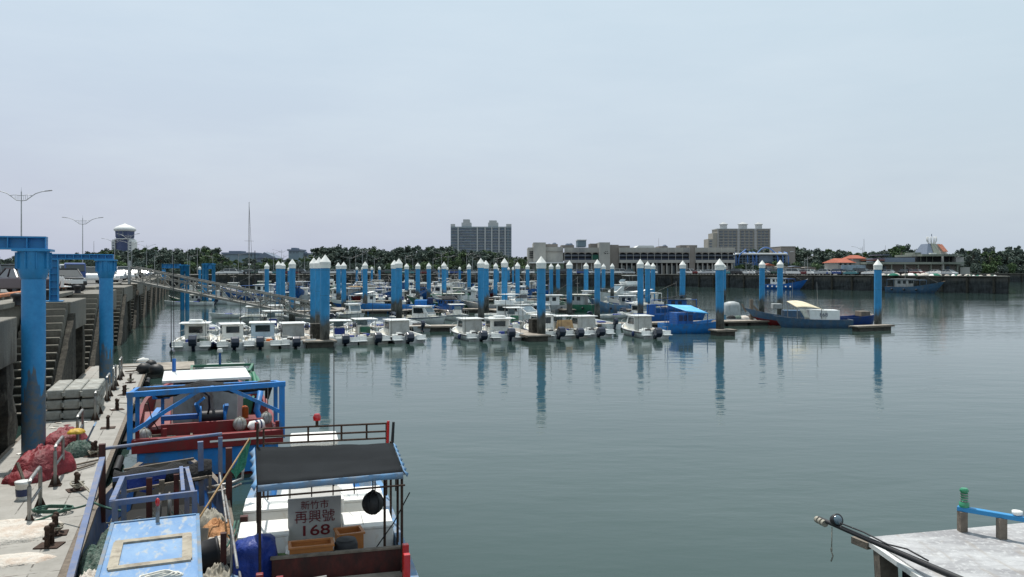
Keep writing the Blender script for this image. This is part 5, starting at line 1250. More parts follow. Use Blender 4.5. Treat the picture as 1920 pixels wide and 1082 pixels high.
# ------------------------------------------------------------------ piles
pr=empty('mooring_pile',(0,0,0),0,'x','pile','blue mooring piles with white pointed caps')
PH=6.05
MB().lathe((0,0,0),[(.335,-1.5),(.335,PH-.45)],20).build('shaft',X['pile'],pr)
MB().lathe((0,0,0),[(.335,PH-.46),(.385,PH-.44),(.385,PH-.18),(.40,PH-.12),(.40,PH),(.0,PH+.55)],20,False).build('pointed_cap',X['pilecap'],pr)
PILES=[(588.9,482.9,74),(598.2,481.7,70),(608.5,476.9,58.0),(635,491.6,117),(644.6,490.7,110),(669.3,499.8,230),(679.7,499.8,235),(684.4,490,106),(697.2,499.4,222),(711.4,499,215),(738.7,487.2,91),(748.2,484.3,83),(762.4,493.6,134),(783.2,492,120),(804.1,492.2,122),(823.3,499.8,235),(833,490.7,110),(838.5,499.8,235),(861.9,499.8,235),(879.4,493.8,136),(902.3,483.7,81),(911.8,487.6,95),(928.5,492.4,123),(933.7,501.7,245),(946,483.7,86),(953.9,500.4,245),(962.3,500.2,240),(970.6,491,112),(989.2,494.9,149),(1015,479.8,63.5),(1033.7,493.6,134),(1046.3,493.6,134),(1067.6,488.1,97),(1098.9,492,120),(1119.8,485.8,88),(1131.5,494,140),(1147.8,493.4,135),(1201.1,485.2,85),(1214.5,489.5,103),(1224,492.6,125),(1279.1,488.1,98),(1350.2,484.6,68.5),(1357.7,494.5,150),(1428.3,487.8,101),(1462.3,486.9,96),(1646,485.9,75.5),(499.9,492.4,123),(521.8,489,102),(530.5,491,115),(542,500,200),(547.8,485.2,84),(374.5,498.8,215)]
PILES.sort()
for i,(px,ty,D) in enumerate(PILES):
    zt=Zat(ty,D); o=inst(pr,Qd(px,D,zt-PH-.55),RND.uniform(0,6)); o.rotation_euler=(RND.gauss(0,.005),RND.gauss(0,.005),RND.uniform(0,6)); q_=RND.uniform(.94,1.05); o.scale=(q_,q_,1)
    depth='in the near rank' if D<90 else ('in the middle ranks' if D<130 else 'in the far ranks')
    o['label']=f'blue mooring pile with white pointed cap {depth}, {ordw(i)} out from the gangway'
# far blue pile portals
def portal(xs,ytop,D,ybeam,lab):
    t=empty('pile_portal',Qd((xs[0]+xs[-1])/2,D,0),0,lab,'pile frame','blue pile frames along the gangway quay')
    mid=(xs[0]+xs[-1])/2
    for x in xs:
        X0=(x-mid)/F*D; MB().lathe((X0,0,0),[(.28,-1),(.28,Zat(ytop+2,D)),(.36,Zat(ytop+2,D)),(.36,Zat(ytop,D))],16).build('pile',X['bluesteel'],t)
    a=(xs[0]-mid)/F*D; b=(xs[-1]-mid)/F*D
    m=MB(); ibeam(m,(a,0,Zat(ybeam,D)),(b,0,Zat(ybeam,D)),.6,.9,stiff=1.2); m.build('beam',X['bluesteel'],t)
portal((382,387.5,400.5),494.5,128,499,'row of three blue piles joined by a beam past the gangway')
portal((342,351),497,112,502,'pair of close-set blue piles under a broad blue beam by the gangway head')
t=empty('gantry_frame',Qd(330,112,0),0,'blue I-beam reaching landward from the close-set pair of piles','steel frame','blue I-beam frames on the piles')
m=MB(); ibeam(m,(-1.9,0,Zat(499,112)),(.6,0,Zat(499,112)),.5,.6,stiff=.6); m.build('beam',X['bluesteel'],t); MB().box((-1.7,0,4.9),(.4,.4,1.5)).build('leg',X['bluesteel'],t)

# ------------------------------------------------------------------ docks
def dock(a,b,w_,lab,grp='floating docks of the marina'):
    a=Vector(a); b=Vector(b); d=b-a; L_=d.length; ang=math.atan2(d.y,d.x)
    t=empty('floating_dock',(a.x,a.y,0),ang,lab,'dock',grp)
    MB().box((L_/2,0,.44),(L_,w_,.1)).build('deck',X['dockwood'],t)
    m=MB()
    for s in(-1,1): m.box((L_/2,s*(w_/2+.03),.40),(L_-.02,.07,.16))
    m.build('edge_beam',X['wood'],t)
    n=max(1,int(L_/2.4))
    for i in range(n): MB().box(((i+.5)*L_/n,0,.08),(L_/n*.86,w_*.86,.62)).build('float_box',X['dockside'],t)
    return t
A_=Pz(590,613,.5); B_=Pz(1175,605,.5); B2=Pz(1475,598.5,.5)
dock(A_,B_,2.0,'main floating dock behind the front row of boats'); dock(B_+(B2-B_)*.02,B2,2.0,'dock stretch carrying nets beyond the bright blue workboat')
def finger(px,py,up,lab,w_=1.5,off=0):
    a=Pz(px,py,.5); d=Vector((-math.sin(HD),math.cos(HD),0)); return dock(a,a+d*up,w_,lab,'finger docks')
def fingerD(px,D,L_,w_,lab):
    a=Qd(px,D,.4); dd=Vector((-math.sin(HD),math.cos(HD),0)); return dock(a,a+dd*L_,w_,lab,'finger docks')
fingerD(601,56.8,13,2.2,'finger dock ending at the tallest front pile')
fingerD(1011,61.8,11,1.9,'finger dock ending at the middle pier pile')
dock(Pz(1374,619,.4),Pz(1336,620,.4),1.3,'short plank dock at the fourth pier pile','finger docks')
dock(Pz(1668,609,.45),Pz(1600,612,.45),1.0,'short plank dock at the outermost pile','finger docks')
for k,(pa,pb,lb) in enumerate((((500,583),(1260,574),'second floating dock across the marina'),((470,566),(1080,559.5),'third floating dock across the marina'),((480,552),(1010,548),'farthest floating dock across the marina'))):
    dock(Pz(*pa,.5),Pz(*pb,.5),2.0,lb)
for k,px in enumerate((650,755,850,945,1070,1190)): finger(px,582 if px<1000 else 580,9,f'finger dock off the second dock, {ordw(k)} from the gangway')
# nets and junk on the right dock
for i in range(9):
    px=1372+i*10.5; o=heap('net_pile',Pz(px,597-.1*i,.5)+Vector((0,RND.uniform(-.5,.3),0)),(.55,.5,.35),X[['net_black','net_grey','tarp_white','rust'][i%4]],i+.5,i,.7,None,18,8)
    tag(o,f'heap of fishing gear on the net dock, {ordw(i)} from the blue workboat','fishing gear','heaps of fishing gear on the net dock')
t=empty('pump_box',Pz(1372,590,.5),.2,'round-topped dark grey box on the dock behind the fourth pier pile','box'); MB().lathe((0,0,0),[(.95,0),(.95,1.0),(.8,1.35),(.3,1.5),(0,1.5)],14).build('body',X['grey'],t)
m=MB(); m.bar((0,0,0),(0,0,2.1),.3,.3); m.bar((0,0,1.6),(1.3,-.4,.2),.2,.2); o=m.build('timber_post',X['wood']); o.location=Pz(1409,600,.45); tag(o,'dark timber post with a slanting brace at the end of the net dock','post')
# pile guide collars at the three front piles
for px,D,lb in((594,58.9,'dark concrete guide block behind the tallest front pile'),(1004,64.5,'dark concrete guide block beside the middle pier pile')):
    o=MB().box((0,0,.6),(.9,.9,1.2)).build('guide_block',X['growth'],None,bevel=.05); o.location=Qd(px,D,.4); o.rotation_euler=(0,0,HD); tag(o,lb,'block')

# ------------------------------------------------------------------ gangway
ga=UV(88,-5.0,GZ+.35); gb=Qd(603,79,.78)
gt=empty('gangway',ga,0,'long sloping grey truss gangway leading from the quay down to the docks','gangway')
d=gb-ga; dl=d.length; dn=d.normalized(); sd=dn.cross(Vector((0,0,1))).normalized()
MBd=MB(); MBd.bar((0,0,0),d,1.3,.08); MBd.build('walkway',X['gang'],gt)
for s in(-1,1):
    o_=sd*(s*.75); m=MB(); n=13; hh=Vector((0,0,1.35))
    m.bar(o_,d+o_,.14,.2); m.bar(o_+hh,d+o_+hh,.11,.13); m.bar(o_+hh*.62,d+o_+hh*.62,.07,.09)
    for i in range(n+1):
        p=d*(i/n); m.bar(p+o_,p+o_+hh,.08,.08)
        if i<n:
            q=d*((i+1)/n); a,b=(p,q) if i%2 else (q,p); m.bar(a+o_,b+o_+hh,.07,.07)
    m.build('truss_side',X['gang'],gt)
for i,(u,v) in enumerate(((88,-5.2),(86.6,-5.2))): 
    o=MB().bar((0,0,0),(0,0,2.3),.14,.14).build('gate_post',X['galv']); o.location=UV(u,v,GZ); tag(o,['pale gate post on the quay at the gangway head','second gate post standing nearer on the quay edge'][i],'post')
# thin poles standing in the marina and foreground
for i,(px,py0,py1,D) in enumerate(((321,548,690,45),(386,548,600,66),(433,575,650,62),(488,560,640,63),(553,560,640,64),(1264,545,600,82),(1247,548,610,78))):
    m=MB().tube((0,0,0),(0,0,Zat(py0,D)-Zat(py1,D)),.03,.015,6); o=m.build('thin_pole',X['black']); o.location=Qd(px,D,Zat(py1,D)); tag(o,f'thin dark pole rising among the boats, {ordw(i)} from the quay','pole','thin poles among the boats')
# ------------------------------------------------------------------ cars
CC={'white':(.72,.72,.70),'silver':(.40,.42,.43),'black':(.018,.018,.02),'dark red':(.13,.012,.015),'blue':(.02,.06,.22),'grey':(.14,.15,.155),'dark green':(.02,.06,.045),'orange':(.45,.12,.03),'maroon':(.03,.006,.010),'teal':(.06,.20,.22)}
paint={k:M('car_paint_'+k.replace(' ','_'),c,.28,var=.05,spec=.6) for k,c in CC.items()}
X['tail']=M('tail_lamp_red',(.35,.01,.01),.25); X['head']=M('headlamp_glass',(.6,.62,.62),.15); X['plate']=M('number_plate_white',(.7,.7,.68),.6)
CARP={}
def car(kind,colr):
    if (kind,colr) in CARP: return CARP[(kind,colr)]
    t=empty('parked_car' if kind!='truck' else 'parked_truck')
    S={'sedan':dict(L=4.5,W=1.74,prof=[(-2.25,.35),(-2.22,.88),(-1.75,1.0),(1.1,.96),(2.05,.80),(2.25,.55),(2.22,.3)],cab=[(-1.65,.97),(-.95,1.42),(.25,1.45),(1.05,.95)],roof=(-.95,.25,1.44)),
       'suv':dict(L=4.5,W=1.82,prof=[(-2.25,.4),(-2.25,1.02),(-2.1,1.08),(1.15,1.06),(2.1,.95),(2.25,.6),(2.22,.36)],cab=[(-2.12,1.05),(-1.9,1.66),(.35,1.68),(1.05,1.04)],roof=(-1.92,.35,1.68)),
       'van':dict(L=4.8,W=1.8,prof=[(-2.4,.4),(-2.4,1.1),(-2.38,1.12),(1.7,1.05),(2.35,.85),(2.4,.6),(2.38,.36)],cab=[(-2.36,1.1),(-2.3,1.88),(1.1,1.9),(1.85,1.04)],roof=(-2.3,1.1,1.9)),
       'hatch':dict(L=3.9,W=1.7,prof=[(-1.95,.38),(-1.95,.95),(-1.8,1.0),(1.05,.98),(1.8,.82),(1.95,.55),(1.93,.34)],cab=[(-1.8,.98),(-1.4,1.48),(.35,1.5),(1.1,.96)],roof=(-1.42,.35,1.5))}[kind if kind!='truck' else 'van']
    W=S['W']
    if kind=='truck':
        m=MB(); m.prism([(1.3,.5),(1.3,2.0),(1.5,2.05),(2.25,2.0),(2.6,1.2),(2.6,.5)],'x',-.85,.85); m.build('cab',paint[colr],t,bevel=.08)
        for s in(-1,1): glasspane(t,[(s*.862,1.45,1.2),(s*.862,2.4,1.2),(s*.862,2.2,1.85),(s*.862,1.45,1.85)][::s],X['glass'],'side_window')
        glasspane(t,[(.75,2.62,1.25),(-.75,2.62,1.25),(-.72,2.32,1.88),(.72,2.32,1.88)],X['glass'],'windscreen'); m=MB(); m.box((0,-.6,.85),(1.8,3.7,.12))
        for s in(-1,1): m.box((s*.88,-.6,1.1),(.05,3.7,.4))
        m.box((0,-2.43,1.1),(1.8,.05,.4)); m.build('load_bed',paint[colr],t); wx=(-1.6,1.9)
    else:
        m=MB(); m.prism(S['prof'],'x',-W/2,W/2); m.build('body',paint[colr],t,bevel=.09,seg=3)
        c=S['cab']; m=MB(); ins=.12
        vs=[]
        for (y,z),w_ in zip(c,(W/2-.04,W/2-.04-ins,W/2-.04-ins,W/2-.04)): vs+=[(-w_,y,z),(w_,y,z)]
        m.add(vs,[(0,1,3,2),(2,3,5,4),(4,5,7,6),(0,2,4,6),(1,7,5,3),(0,6,7,1)]); m.build('glazing',X['glass'],t)
        y0,y1,z=S['roof']; m=MB(); m.box((0,(y0+y1)/2,z+.02),(W-.3,y1-y0+.12,.06)); 
        for s in(-1,1):
            for (ya,za,yb,zb) in ((c[0][0],c[0][1],c[1][0],c[1][1]),(c[3][0],c[3][1],c[2][0],c[2][1]),((c[1][0]+c[2][0])/2,1.0,(c[1][0]+c[2][0])/2,c[1][1])):
                m.bar((s*(W/2-.035),ya,za),(s*(W/2-.035-ins),yb,zb),.07,.05)
        m.build('roof_frame',paint[colr],t); wx=(-S['L']*.3,S['L']*.3)
    for y in wx:
        for s in(-1,1):
            m=MB(); m.M=Matrix.Translation((s*(W/2-.11),y,.31))@Matrix.Rotation(rad(90),4,'Y'); m.lathe((0,0,-.1),[(.2,0),(.31,.01),(.31,.19),(.2,.2)],14); m.build('wheel',X['black'],t)
    L=S['L']
    for s in(-1,1):
        m=MB(); m.box((s*(W/2-.2),-L/2-.005,.78),(.3,.05,.15)); m.build('tail_lamp',X['tail'],t)
        m=MB(); m.box((s*(W/2-.24),L/2-.06+(.2 if kind=='truck' else 0),.68),(.34,.1,.14)); m.build('headlamp',X['head'],t)
    m=MB(); m.box((0,-L/2-.03,.55),(.34,.02,.16)); m.build('number_plate',X['plate'],t)
    CARP[(kind,colr)]=t; return t
CARS=[]
KN={'sedan':'saloon car','suv':'estate car','van':'van','hatch':'hatchback','truck':'small truck'}
def park(kind,colr,loc,rz,row,lab=None):
    t=car(kind,colr); o=inst(t,loc,rz); o['category']={'van':'van','truck':'truck'}.get(kind,'car'); CARS.append([o,kind,colr,row,lab]); return o
cols=['white','silver','black','white','grey','silver','white','blue','black','grey','white','dark red','silver','teal','white','dark green']
kinds=['sedan','suv','sedan','hatch','suv','van','sedan','hatch']
# near quay
NR='parked on the gangway quay'
park('sedan','maroon',UV(51.0,-8.4,GZ),QA+rad(30),NR,'very dark maroon saloon car with its rear facing the water near the quay edge')
nq=[('suv','grey',57,-11.5,60),('sedan','black',64,-7.9,200),('sedan','silver',70,-9.0,195),('truck','blue',85,-9.8,190),('suv','grey',75,-12,200),('van','grey',86,-14.5,200),('truck','silver',103,-12.5,190),('suv','white',92,-9,190),('sedan','white',97,-8,195),('suv','silver',104,-8.5,180),('sedan','silver',112,-8,180),('sedan','grey',120,-8,185),('van','white',130,-8.5,180),('sedan','white',140,-8,180),('suv','black',150,-8,180),('sedan','silver',47,-15,70),('suv','white',50,-19,70),('hatch','white',64,-17,70),('suv','blue',74,-17,60),('sedan','silver',82,-16,60),('sedan','grey',95,-16,60),('van','white',43,-14,65),('sedan','white',165,-8,180),('sedan','blue',180,-8,180),('suv','silver',195,-8,180),('sedan','black',210,-8,180)]
for k,c_,u,v,a in nq: park(k,c_,UV(u,v,GZ),QA+rad(a),NR)
# far quay rows
FR='on the back quay'; JR='on the jetty quay'
a=Vector((-96,262,GZ)); b=Vector((50,280,GZ)); n=54; i=0
for i in range(n):
    p=a.lerp(b,(i+.5)/n)+Vector((0,RND.uniform(-.5,.6),0))
    if i%11==7: continue
    park(kinds[(i*5)%8],cols[(i*7+3)%16],p,rad(RND.choice([-83,97])+RND.uniform(-12,12)),FR)
for i in range(30):
    p=a.lerp(b,(i+.5)/30)+Vector((0,9+RND.uniform(-1,1),0)); park(kinds[(i*3+1)%8],cols[(i*5+1)%16],p,rad(RND.uniform(-20,20)),'in the rear rank of the back quay')
a=Vector((56,277,GZ)); b=Vector((108,203,GZ)); d=(b-a).normalized(); nn_=Vector((-d.y,d.x,0))
n=34
for i in range(n):
    t_=(i+.5)/n
    if t_>.80: continue
    p=a.lerp(b,t_)+nn_*(3+RND.uniform(-.4,.4)); park(kinds[(i*3+2)%8],cols[(i*11+5)%16],p,rad(RND.uniform(25,45)+180*(i%2)),JR)
for i in range(22):
    t_=(i+.5)/22
    p=a.lerp(b,t_)+nn_*(10+RND.uniform(-.5,.5)); park(kinds[(i*5+2)%8],cols[(i*3+2)%16],p,rad(RND.uniform(25,45)+180*(i%2)),'in the rear rank of the jetty')
for b_ in CARS:
    if b_[4]: b_[0]['label']=b_[4]; b_[0]['group']='cars parked around the harbour'
rows={}
for b_ in CARS:
    if not b_[4]: rows.setdefault((b_[3],b_[1],b_[2]),[]).append(b_)
for (r_,k,c_),L_ in rows.items():
    L_.sort(key=lambda q:q[0].location.x/q[0].location.y)
    for i,q in enumerate(L_):
        q[0]['label']=f'{c_} {KN[k]} {r_}'+('' if len(L_)==1 else f', {ordw(i)} from the gangway'); q[0]['group']='cars parked around the harbour'
# motor scooters on the near quay
sp=empty('motor_scooter')
m=MB(); m.box((0,-.35,.62),(.28,.7,.3)); m.box((0,.2,.3),(.26,.5,.08)); m.prism([(.4,.25),(.62,.25),(.5,.95),(.38,.95)],'x',-.2,.2); m.build('body',paint['white'],sp,bevel=.05)
MB().box((0,-.4,.81),(.26,.65,.1)).build('seat',X['black'],sp,bevel=.03)
for y in(-.6,.7):
    m=MB(); m.M=Matrix.Translation((0,y,.24))@Matrix.Rotation(rad(90),4,'Y'); m.lathe((0,0,-.05),[(.14,0),(.24,.01),(.24,.09),(.14,.1)],14); m.build('wheel',X['black'],sp)
m=MB(); m.tube((0,.68,.25),(0,.42,1.02),.03); m.tube((-.32,.4,1.02),(.32,.4,1.02),.02); m.build('handlebar',X['black'],sp)
for i in range(6):
    o=inst(sp,UV(58.5+i*.9,-6.9-.25*i,GZ),QA+rad(100+8*math.sin(i*3)),None,f'motor scooter parked by the second blue pile, {ordw(i)} along the quay','motor scooters on the near quay'); o['category']='scooter'

# ------------------------------------------------------------------ street lamps
def lamp(arms,h=10):
    t=empty('street_lamp')
    m=MB(); m.tube((0,0,0),(0,0,h),.10,.05,8); m.tube((0,0,h),(0,0,h+.5),.02,.01,6); m.build('pole',X['galv'],t)
    for s in arms:
        m=MB(); pts=[(s*.05,0,h-1.0),(s*.5,0,h-.95),(s*.95,0,h-.6),(s*1.5,0,h-.2),(s*2.1,0,h+.0),(s*2.7,0,h+.12)]; m.path(pts,.045,6); m.path([(s*.05,0,h-.45),(s*.6,0,h-.35),(s*1.15,0,h-.42)],.03,5)
        for q in(.25,.45,.65): m.tube((s*q,0,h-.95+.15*q),(s*q,0,h-.42),.018,None,5)
        m.build('arm',X['galv'],t)
        m=MB(); m.box((s*2.85,0,h+.12),(.75,.22,.09),0,0,-s*.12); m.build('lamp_head',X['steel'],t,bevel=.02)
    return t
L2=lamp((-1,1),10); L1=lamp((1,),10); LPs=[L2,L1]
lampc=0
def addlamp(p,px,ty,D,lab,rz=0,h=10):
    zt=Zat(ty,D); s_=(zt-GZ)/(h+.2); o=inst(p,Qd(px,D,GZ),rz,(1,1,s_) if D>200 else (1,1,s_),lab,'street lamps around the harbour'); o['category']='street lamp'
addlamp(L2,40,356,88,'tall double-armed street lamp behind the thick blue pile',rad(5))
addlamp(L2,155,407,131,'double-armed street lamp between the two blue piles',rad(5))
addlamp(L2,215,447,215,'double-armed street lamp in front of the domed tower',rad(20))
addlamp(L2,240,438,190,'double-armed street lamp just past the domed tower',rad(-15))
addlamp(L2,247,452,230,'more distant double-armed lamp beyond the domed tower',rad(10))
fl=[(275,458,2),(290,478,1),(323,466,1),(352,466,1),(356,478,1),(370,462,1),(399,479,1),(447,475,1),(513,472,2),(528,468,2),(532,478,1),(571,480,1),(656,481,2),(667,476,1),(680,468,1),(688,470,1),(702,483,1),(760,478,1),(774,484,1),(812,483,1),(828,472,2),(840,479,2),(875,474,1),(886,480,1),(900,476,1),(926,483,1),(932,482,1),(953,476,1),(964,485,1),(1399,492,1),(1412,492,1),(1509,484,1),(1514,480,1),(1617,462,1),(1727,470,1),(1840,484,2),(1868,486,2),(1900,484,2)]
for i,(px,ty,k) in enumerate(fl):
    D=283 if px<1300 else (250 if px<1800 else 400); addlamp(L2 if k==2 else L1,px,ty,D,f'{"double" if k==2 else "single"}-armed street lamp along the back quay, {ordw(i)} counted from the domed tower',rad(RND.uniform(-30,30)+(180 if i%3==0 else 0)))
for i,(px,ty,D) in enumerate(((1235,447,600),(1620,448,420),(1660,460,500),(1727,468,238),(176,452,400))):
    o=MB().tube((0,0,0),(0,0,Zat(ty,D)-GZ),.16 if D<300 else .22,.08,6).build('radio_mast',X['steel']); o.location=Qd(px,D,GZ); tag(o,['thin radio mast above the fish market roof','thin radio mast behind the red-roofed house','thin mast above the trees beside the jetty building','flag mast in front of the jetty building','slender mast behind the lamps near the domed tower'][i],'mast')

# ------------------------------------------------------------------ trees
def tree_proto(seed,h=10,w=8,mat='leaf',feather=.0,low=.12,nm='tree'):
    r_=random.Random(seed); t=empty(nm)
    m=MB(); m.path([(0,0,0),(.15,0,h*.25),(-.1,.1,h*.5),(0,0,h*.75)],.2,6); 
    lobes=[]
    for k in range(26):
        a=r_.uniform(0,6.28); q=r_.uniform(.0,1)**.6; z=r_.uniform(low,1.0); ww=w/2*(1-.75*max(0,z-.45)**1.3)*(0.75+.25*min(1,z*3))
        c=Vector((math.cos(a)*q*ww,math.sin(a)*q*ww,h*z*.93)); lobes.append((c,r_.uniform(.8,1.7)*(1.15-.35*z)))
        if k<9: m.tube((0,0,h*min(z*.6,.7)),c,.09,.03,5)
    m.build('trunk',X['bark'],t)
    m=MB(); vs=[];fs=[]
    for c,R_ in lobes:
        for k in range(72):
            d=Vector((r_.gauss(0,1),r_.gauss(0,1),r_.gauss(0,1))).normalized()*R_*r_.uniform(.45,1.12); d.z*=.8
            p=c+d; s_=r_.uniform(.16,.42)
            u_=Vector((r_.gauss(0,1),r_.gauss(0,1),r_.gauss(0,.6))).normalized(); v_=u_.cross(Vector((r_.gauss(0,1),r_.gauss(0,1),r_.gauss(0,1)))).normalized()
            if feather: v_=(v_+Vector((0,0,feather))).normalized()
            b=len(vs); vs+=[p-u_*s_-v_*s_*.6,p+u_*s_*.8-v_*s_*.7,p+u_*s_*.5+v_*s_,p-u_*s_*.7+v_*s_*.8]; fs.append((b,b+1,b+2,b+3))
    m.add(vs,fs); m.build('crown',X[mat],t); return t
TP=[tree_proto(s,10,8.5,'leaf') for s in(1,2,3)]+[tree_proto(7,10,8,'leaf',.3),tree_proto(8,10,10,'leaf2')]
BU=[tree_proto(21,3,5,'leaf2',0,.05,'bush'),tree_proto(22,3,6,'leaf',0,.05,'bush')]
def prof(px):
    pts=[(-60,486),(20,484),(60,480),(120,478),(200,470),(250,470),(275,463),(300,467),(350,465),(400,466),(412,478),(440,488),(500,487),(560,485),(590,476),(602,465),(640,463),(690,468),(730,466),(790,462),(845,464),(880,470),(930,474),(975,484),(1000,482),(1040,488),(1370,478),(1390,472),(1440,470),(1480,468),(1500,463),(1545,466),(1580,470),(1620,472),(1650,468),(1690,462),(1730,474),(1770,480),(1800,470),(1820,468),(1860,466),(1895,466),(1940,464),(2040,462)]
    for (a,b),(c,d) in zip(pts[:-1],pts[1:]):
        if a<=px<=c: return b+(d-b)*(px-a)/(c-a)
    return 470
TR=[]
def rangeD(px): return 300 if px<1000 else (330 if px<1790 else 395)
for lay,(dd,step) in enumerate(((0,17),(16,19),(30,24))):
    px=-50
    while px<2010:
        px+=step*RND.uniform(.75,1.25)
        if 1000<px<1365: continue
        D=rangeD(px)+dd+RND.uniform(-5,5)
        if 210<px<260: D+=30
        ty=prof(px)+RND.uniform(-5,8)+(4,0,-1)[lay]
        h=(Zat(ty,D)-GZ)/1.0
        if h<2: continue
        o=inst(TP[RND.randrange(5) if h>6 else 4],Qd(px,D,GZ),RND.uniform(0,6.28),(RND.uniform(.85,1.2)*min(1.15,max(.75,h/9)),1.0*min(1.1,max(.75,h/9)),h/10)); TR.append((o,px,'tree'))
px=-40
while px<2000:
    px+=RND.uniform(13,22)
    if 985<px<1372 or 1575<px<1815: continue
    D=(291 if px<1000 else 300) if px<1800 else 380
    o=inst(BU[RND.randrange(2)],Qd(px,D,GZ),RND.uniform(0,6),(RND.uniform(.7,1.1),.8,RND.uniform(.7,1.35))); TR.append((o,px,'bush'))
# nearer greenery left of the frame
for i,(px,D,s_) in enumerate(((8,140,.35),(28,150,.3),(-20,130,.4),(58,170,.35),(128,190,.36),(185,200,.36),(168,150,.35))):
    o=inst(TP[i%5],Qd(px,D,GZ),i,s_); TR.append((o,px,'tree'))
LM=[(0,'behind the parked estate car'),(120,'between the blue piles'),(230,'beside the domed tower'),(330,'left of the low houses'),(450,'around the dark-roofed sheds'),(560,'right of the flat-roofed house'),(650,'in the tall grove above the back quay'),(760,'in the grove left of the glass apartment block'),(900,'below the glass apartment block'),(985,'beside the fish market'),(1420,'behind the blue arched hall'),(1540,'behind the brown box building'),(1660,'behind the red-roofed house'),(1770,'behind the tiered jetty building'),(1880,'past the end of the jetty')]
TR.sort(key=lambda q:q[1]); cnt={}
for o,px,k in TR:
    lm=min(LM,key=lambda q:abs(q[0]-px))[1]; n=cnt.get((lm,k),0); cnt[(lm,k)]=n+1
    o['label']=f'{"dark green tree" if k=="tree" else "low green bush"} {lm}, {ordw(n)} of that clump'; o['category']=k; o['group']='trees along the back shore' if k=='tree' else 'bushes along the back shore'
drop_unused(TP+BU)

# ------------------------------------------------------------------ buildings
def haze_tint(c,f=.25): f=min(.6,f*1.45); return tuple(x*(1-f)+y*f for x,y in zip(c,(.23,.265,.33)))  # blends a colour toward blue-grey, painting distance haze into far facades
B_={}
B_['conc']=M('pale_facade',haze_tint((.40,.38,.33),.1),.85,var=.08,scale=.3,dirt=haze_tint((.24,.22,.19)),amt=.4,dscale=.15)
B_['brown']=M('brown_facade',haze_tint((.26,.22,.18),.1),.85,var=.1,scale=.3)
B_['apt']=M('apartment_grey_green',haze_tint((.15,.22,.24),.25),.8,var=.08,scale=.2)
B_['aptl']=M('apartment_light_bands',haze_tint((.50,.50,.47),.2),.8,var=.06,scale=.2)
B_['aptb']=M('apartment_beige',haze_tint((.34,.30,.22),.2),.8,var=.1,scale=.2)
B_['win']=M('far_dark_window',haze_tint((.04,.05,.06),.3),.3,var=.3,scale=.5)
B_['winb']=M('far_blue_window',haze_tint((.06,.10,.14),.3),.25,var=.3,scale=.5)
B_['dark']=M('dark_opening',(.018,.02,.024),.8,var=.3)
B_['navy']=M('tower_navy',haze_tint((.015,.03,.12),.15),.5,var=.1,scale=.3)
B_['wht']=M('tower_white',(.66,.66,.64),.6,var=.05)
B_['arch']=M('arch_blue',haze_tint((.02,.13,.42),.15),.5)
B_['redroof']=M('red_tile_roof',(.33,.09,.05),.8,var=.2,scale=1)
B_['slate']=M('blue_grey_roof',haze_tint((.08,.11,.16),.3),.7,var=.1)
B_['grnwin']=M('green_netting_panel',(.02,.10,.07),.8)
W_={}
def bobj(label,cat,px,D,name='building',grp=None):
    t=empty(name,Qd(px,D,GZ),0,label,cat,grp)
    k=D/F
    def X_(p): return (p-px)*k
    def Z_(y): return Zat(y,D)-GZ
    def bx(nm,x0,x1,y0,y1,d0,d1,mat,bev=0):
        """rect in facade pixels, depth d0..d1 metres behind the facade"""
        a,b=X_(x0),X_(x1); c,d=Z_(y1),Z_(y0); m=MB(); m.box(((a+b)/2,(d0+d1)/2,(c+d)/2),(b-a,d1-d0,d-c)); o_=m.build(nm,mat,W_.get(t.name,t) if nm=='window' else t,bevel=bev)
        if nm in('wall','end_block','upper_floor') and t.name not in W_: W_[t.name]=o_
        return o_
    return t,X_,Z_,bx
# glass-fronted apartment block
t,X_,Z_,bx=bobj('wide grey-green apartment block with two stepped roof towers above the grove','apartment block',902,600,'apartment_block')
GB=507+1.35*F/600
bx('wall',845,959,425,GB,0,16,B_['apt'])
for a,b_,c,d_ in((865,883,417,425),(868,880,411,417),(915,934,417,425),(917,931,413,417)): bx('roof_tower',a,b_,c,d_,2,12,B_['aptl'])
for a,b_ in((845,853),(949,959)): bx('parapet_pier',a,b_,420,425,0,3,B_['aptl'])
for a in(858,894,908.5,921,934.5,946): bx('light_pier',a,a+2.2,425,500,-.9,-.0,B_['aptl'])
nf=14
xs=[(847,856),(861.5,871),(872,881),(883,892.5),(897.5,907),(908,919.5),(924.5,934),(936,945)]
cnt_=0
for f in range(nf):
    y=429+f*5.15
    for (a,b_) in xs:
        if cnt_<96 and y<497: bx('window',a,b_,y,y+2.7,-.25,-.02,B_['win'] if (f+int(a))%3 else B_['winb']); cnt_+=1
m=MB()
for f in range(nf+1):
    y=427+f*5.15; m.box(((X_(845)+X_(959))/2,-.5,Z_(y)),(X_(959)-X_(845)-.4,.7,.2))
m.build('balcony_slab',B_['aptl'],t)
m=MB()
for f in range(nf):
    y=429+f*5.15; m.box((X_(948.8),-.15,Z_(y+1.4)),(1.2,.3,1.1)); m.box((X_(956.5),-.15,Z_(y+1.4)),(1.4,.3,1.1))
m.build('corner_window_stack',B_['win'],t)
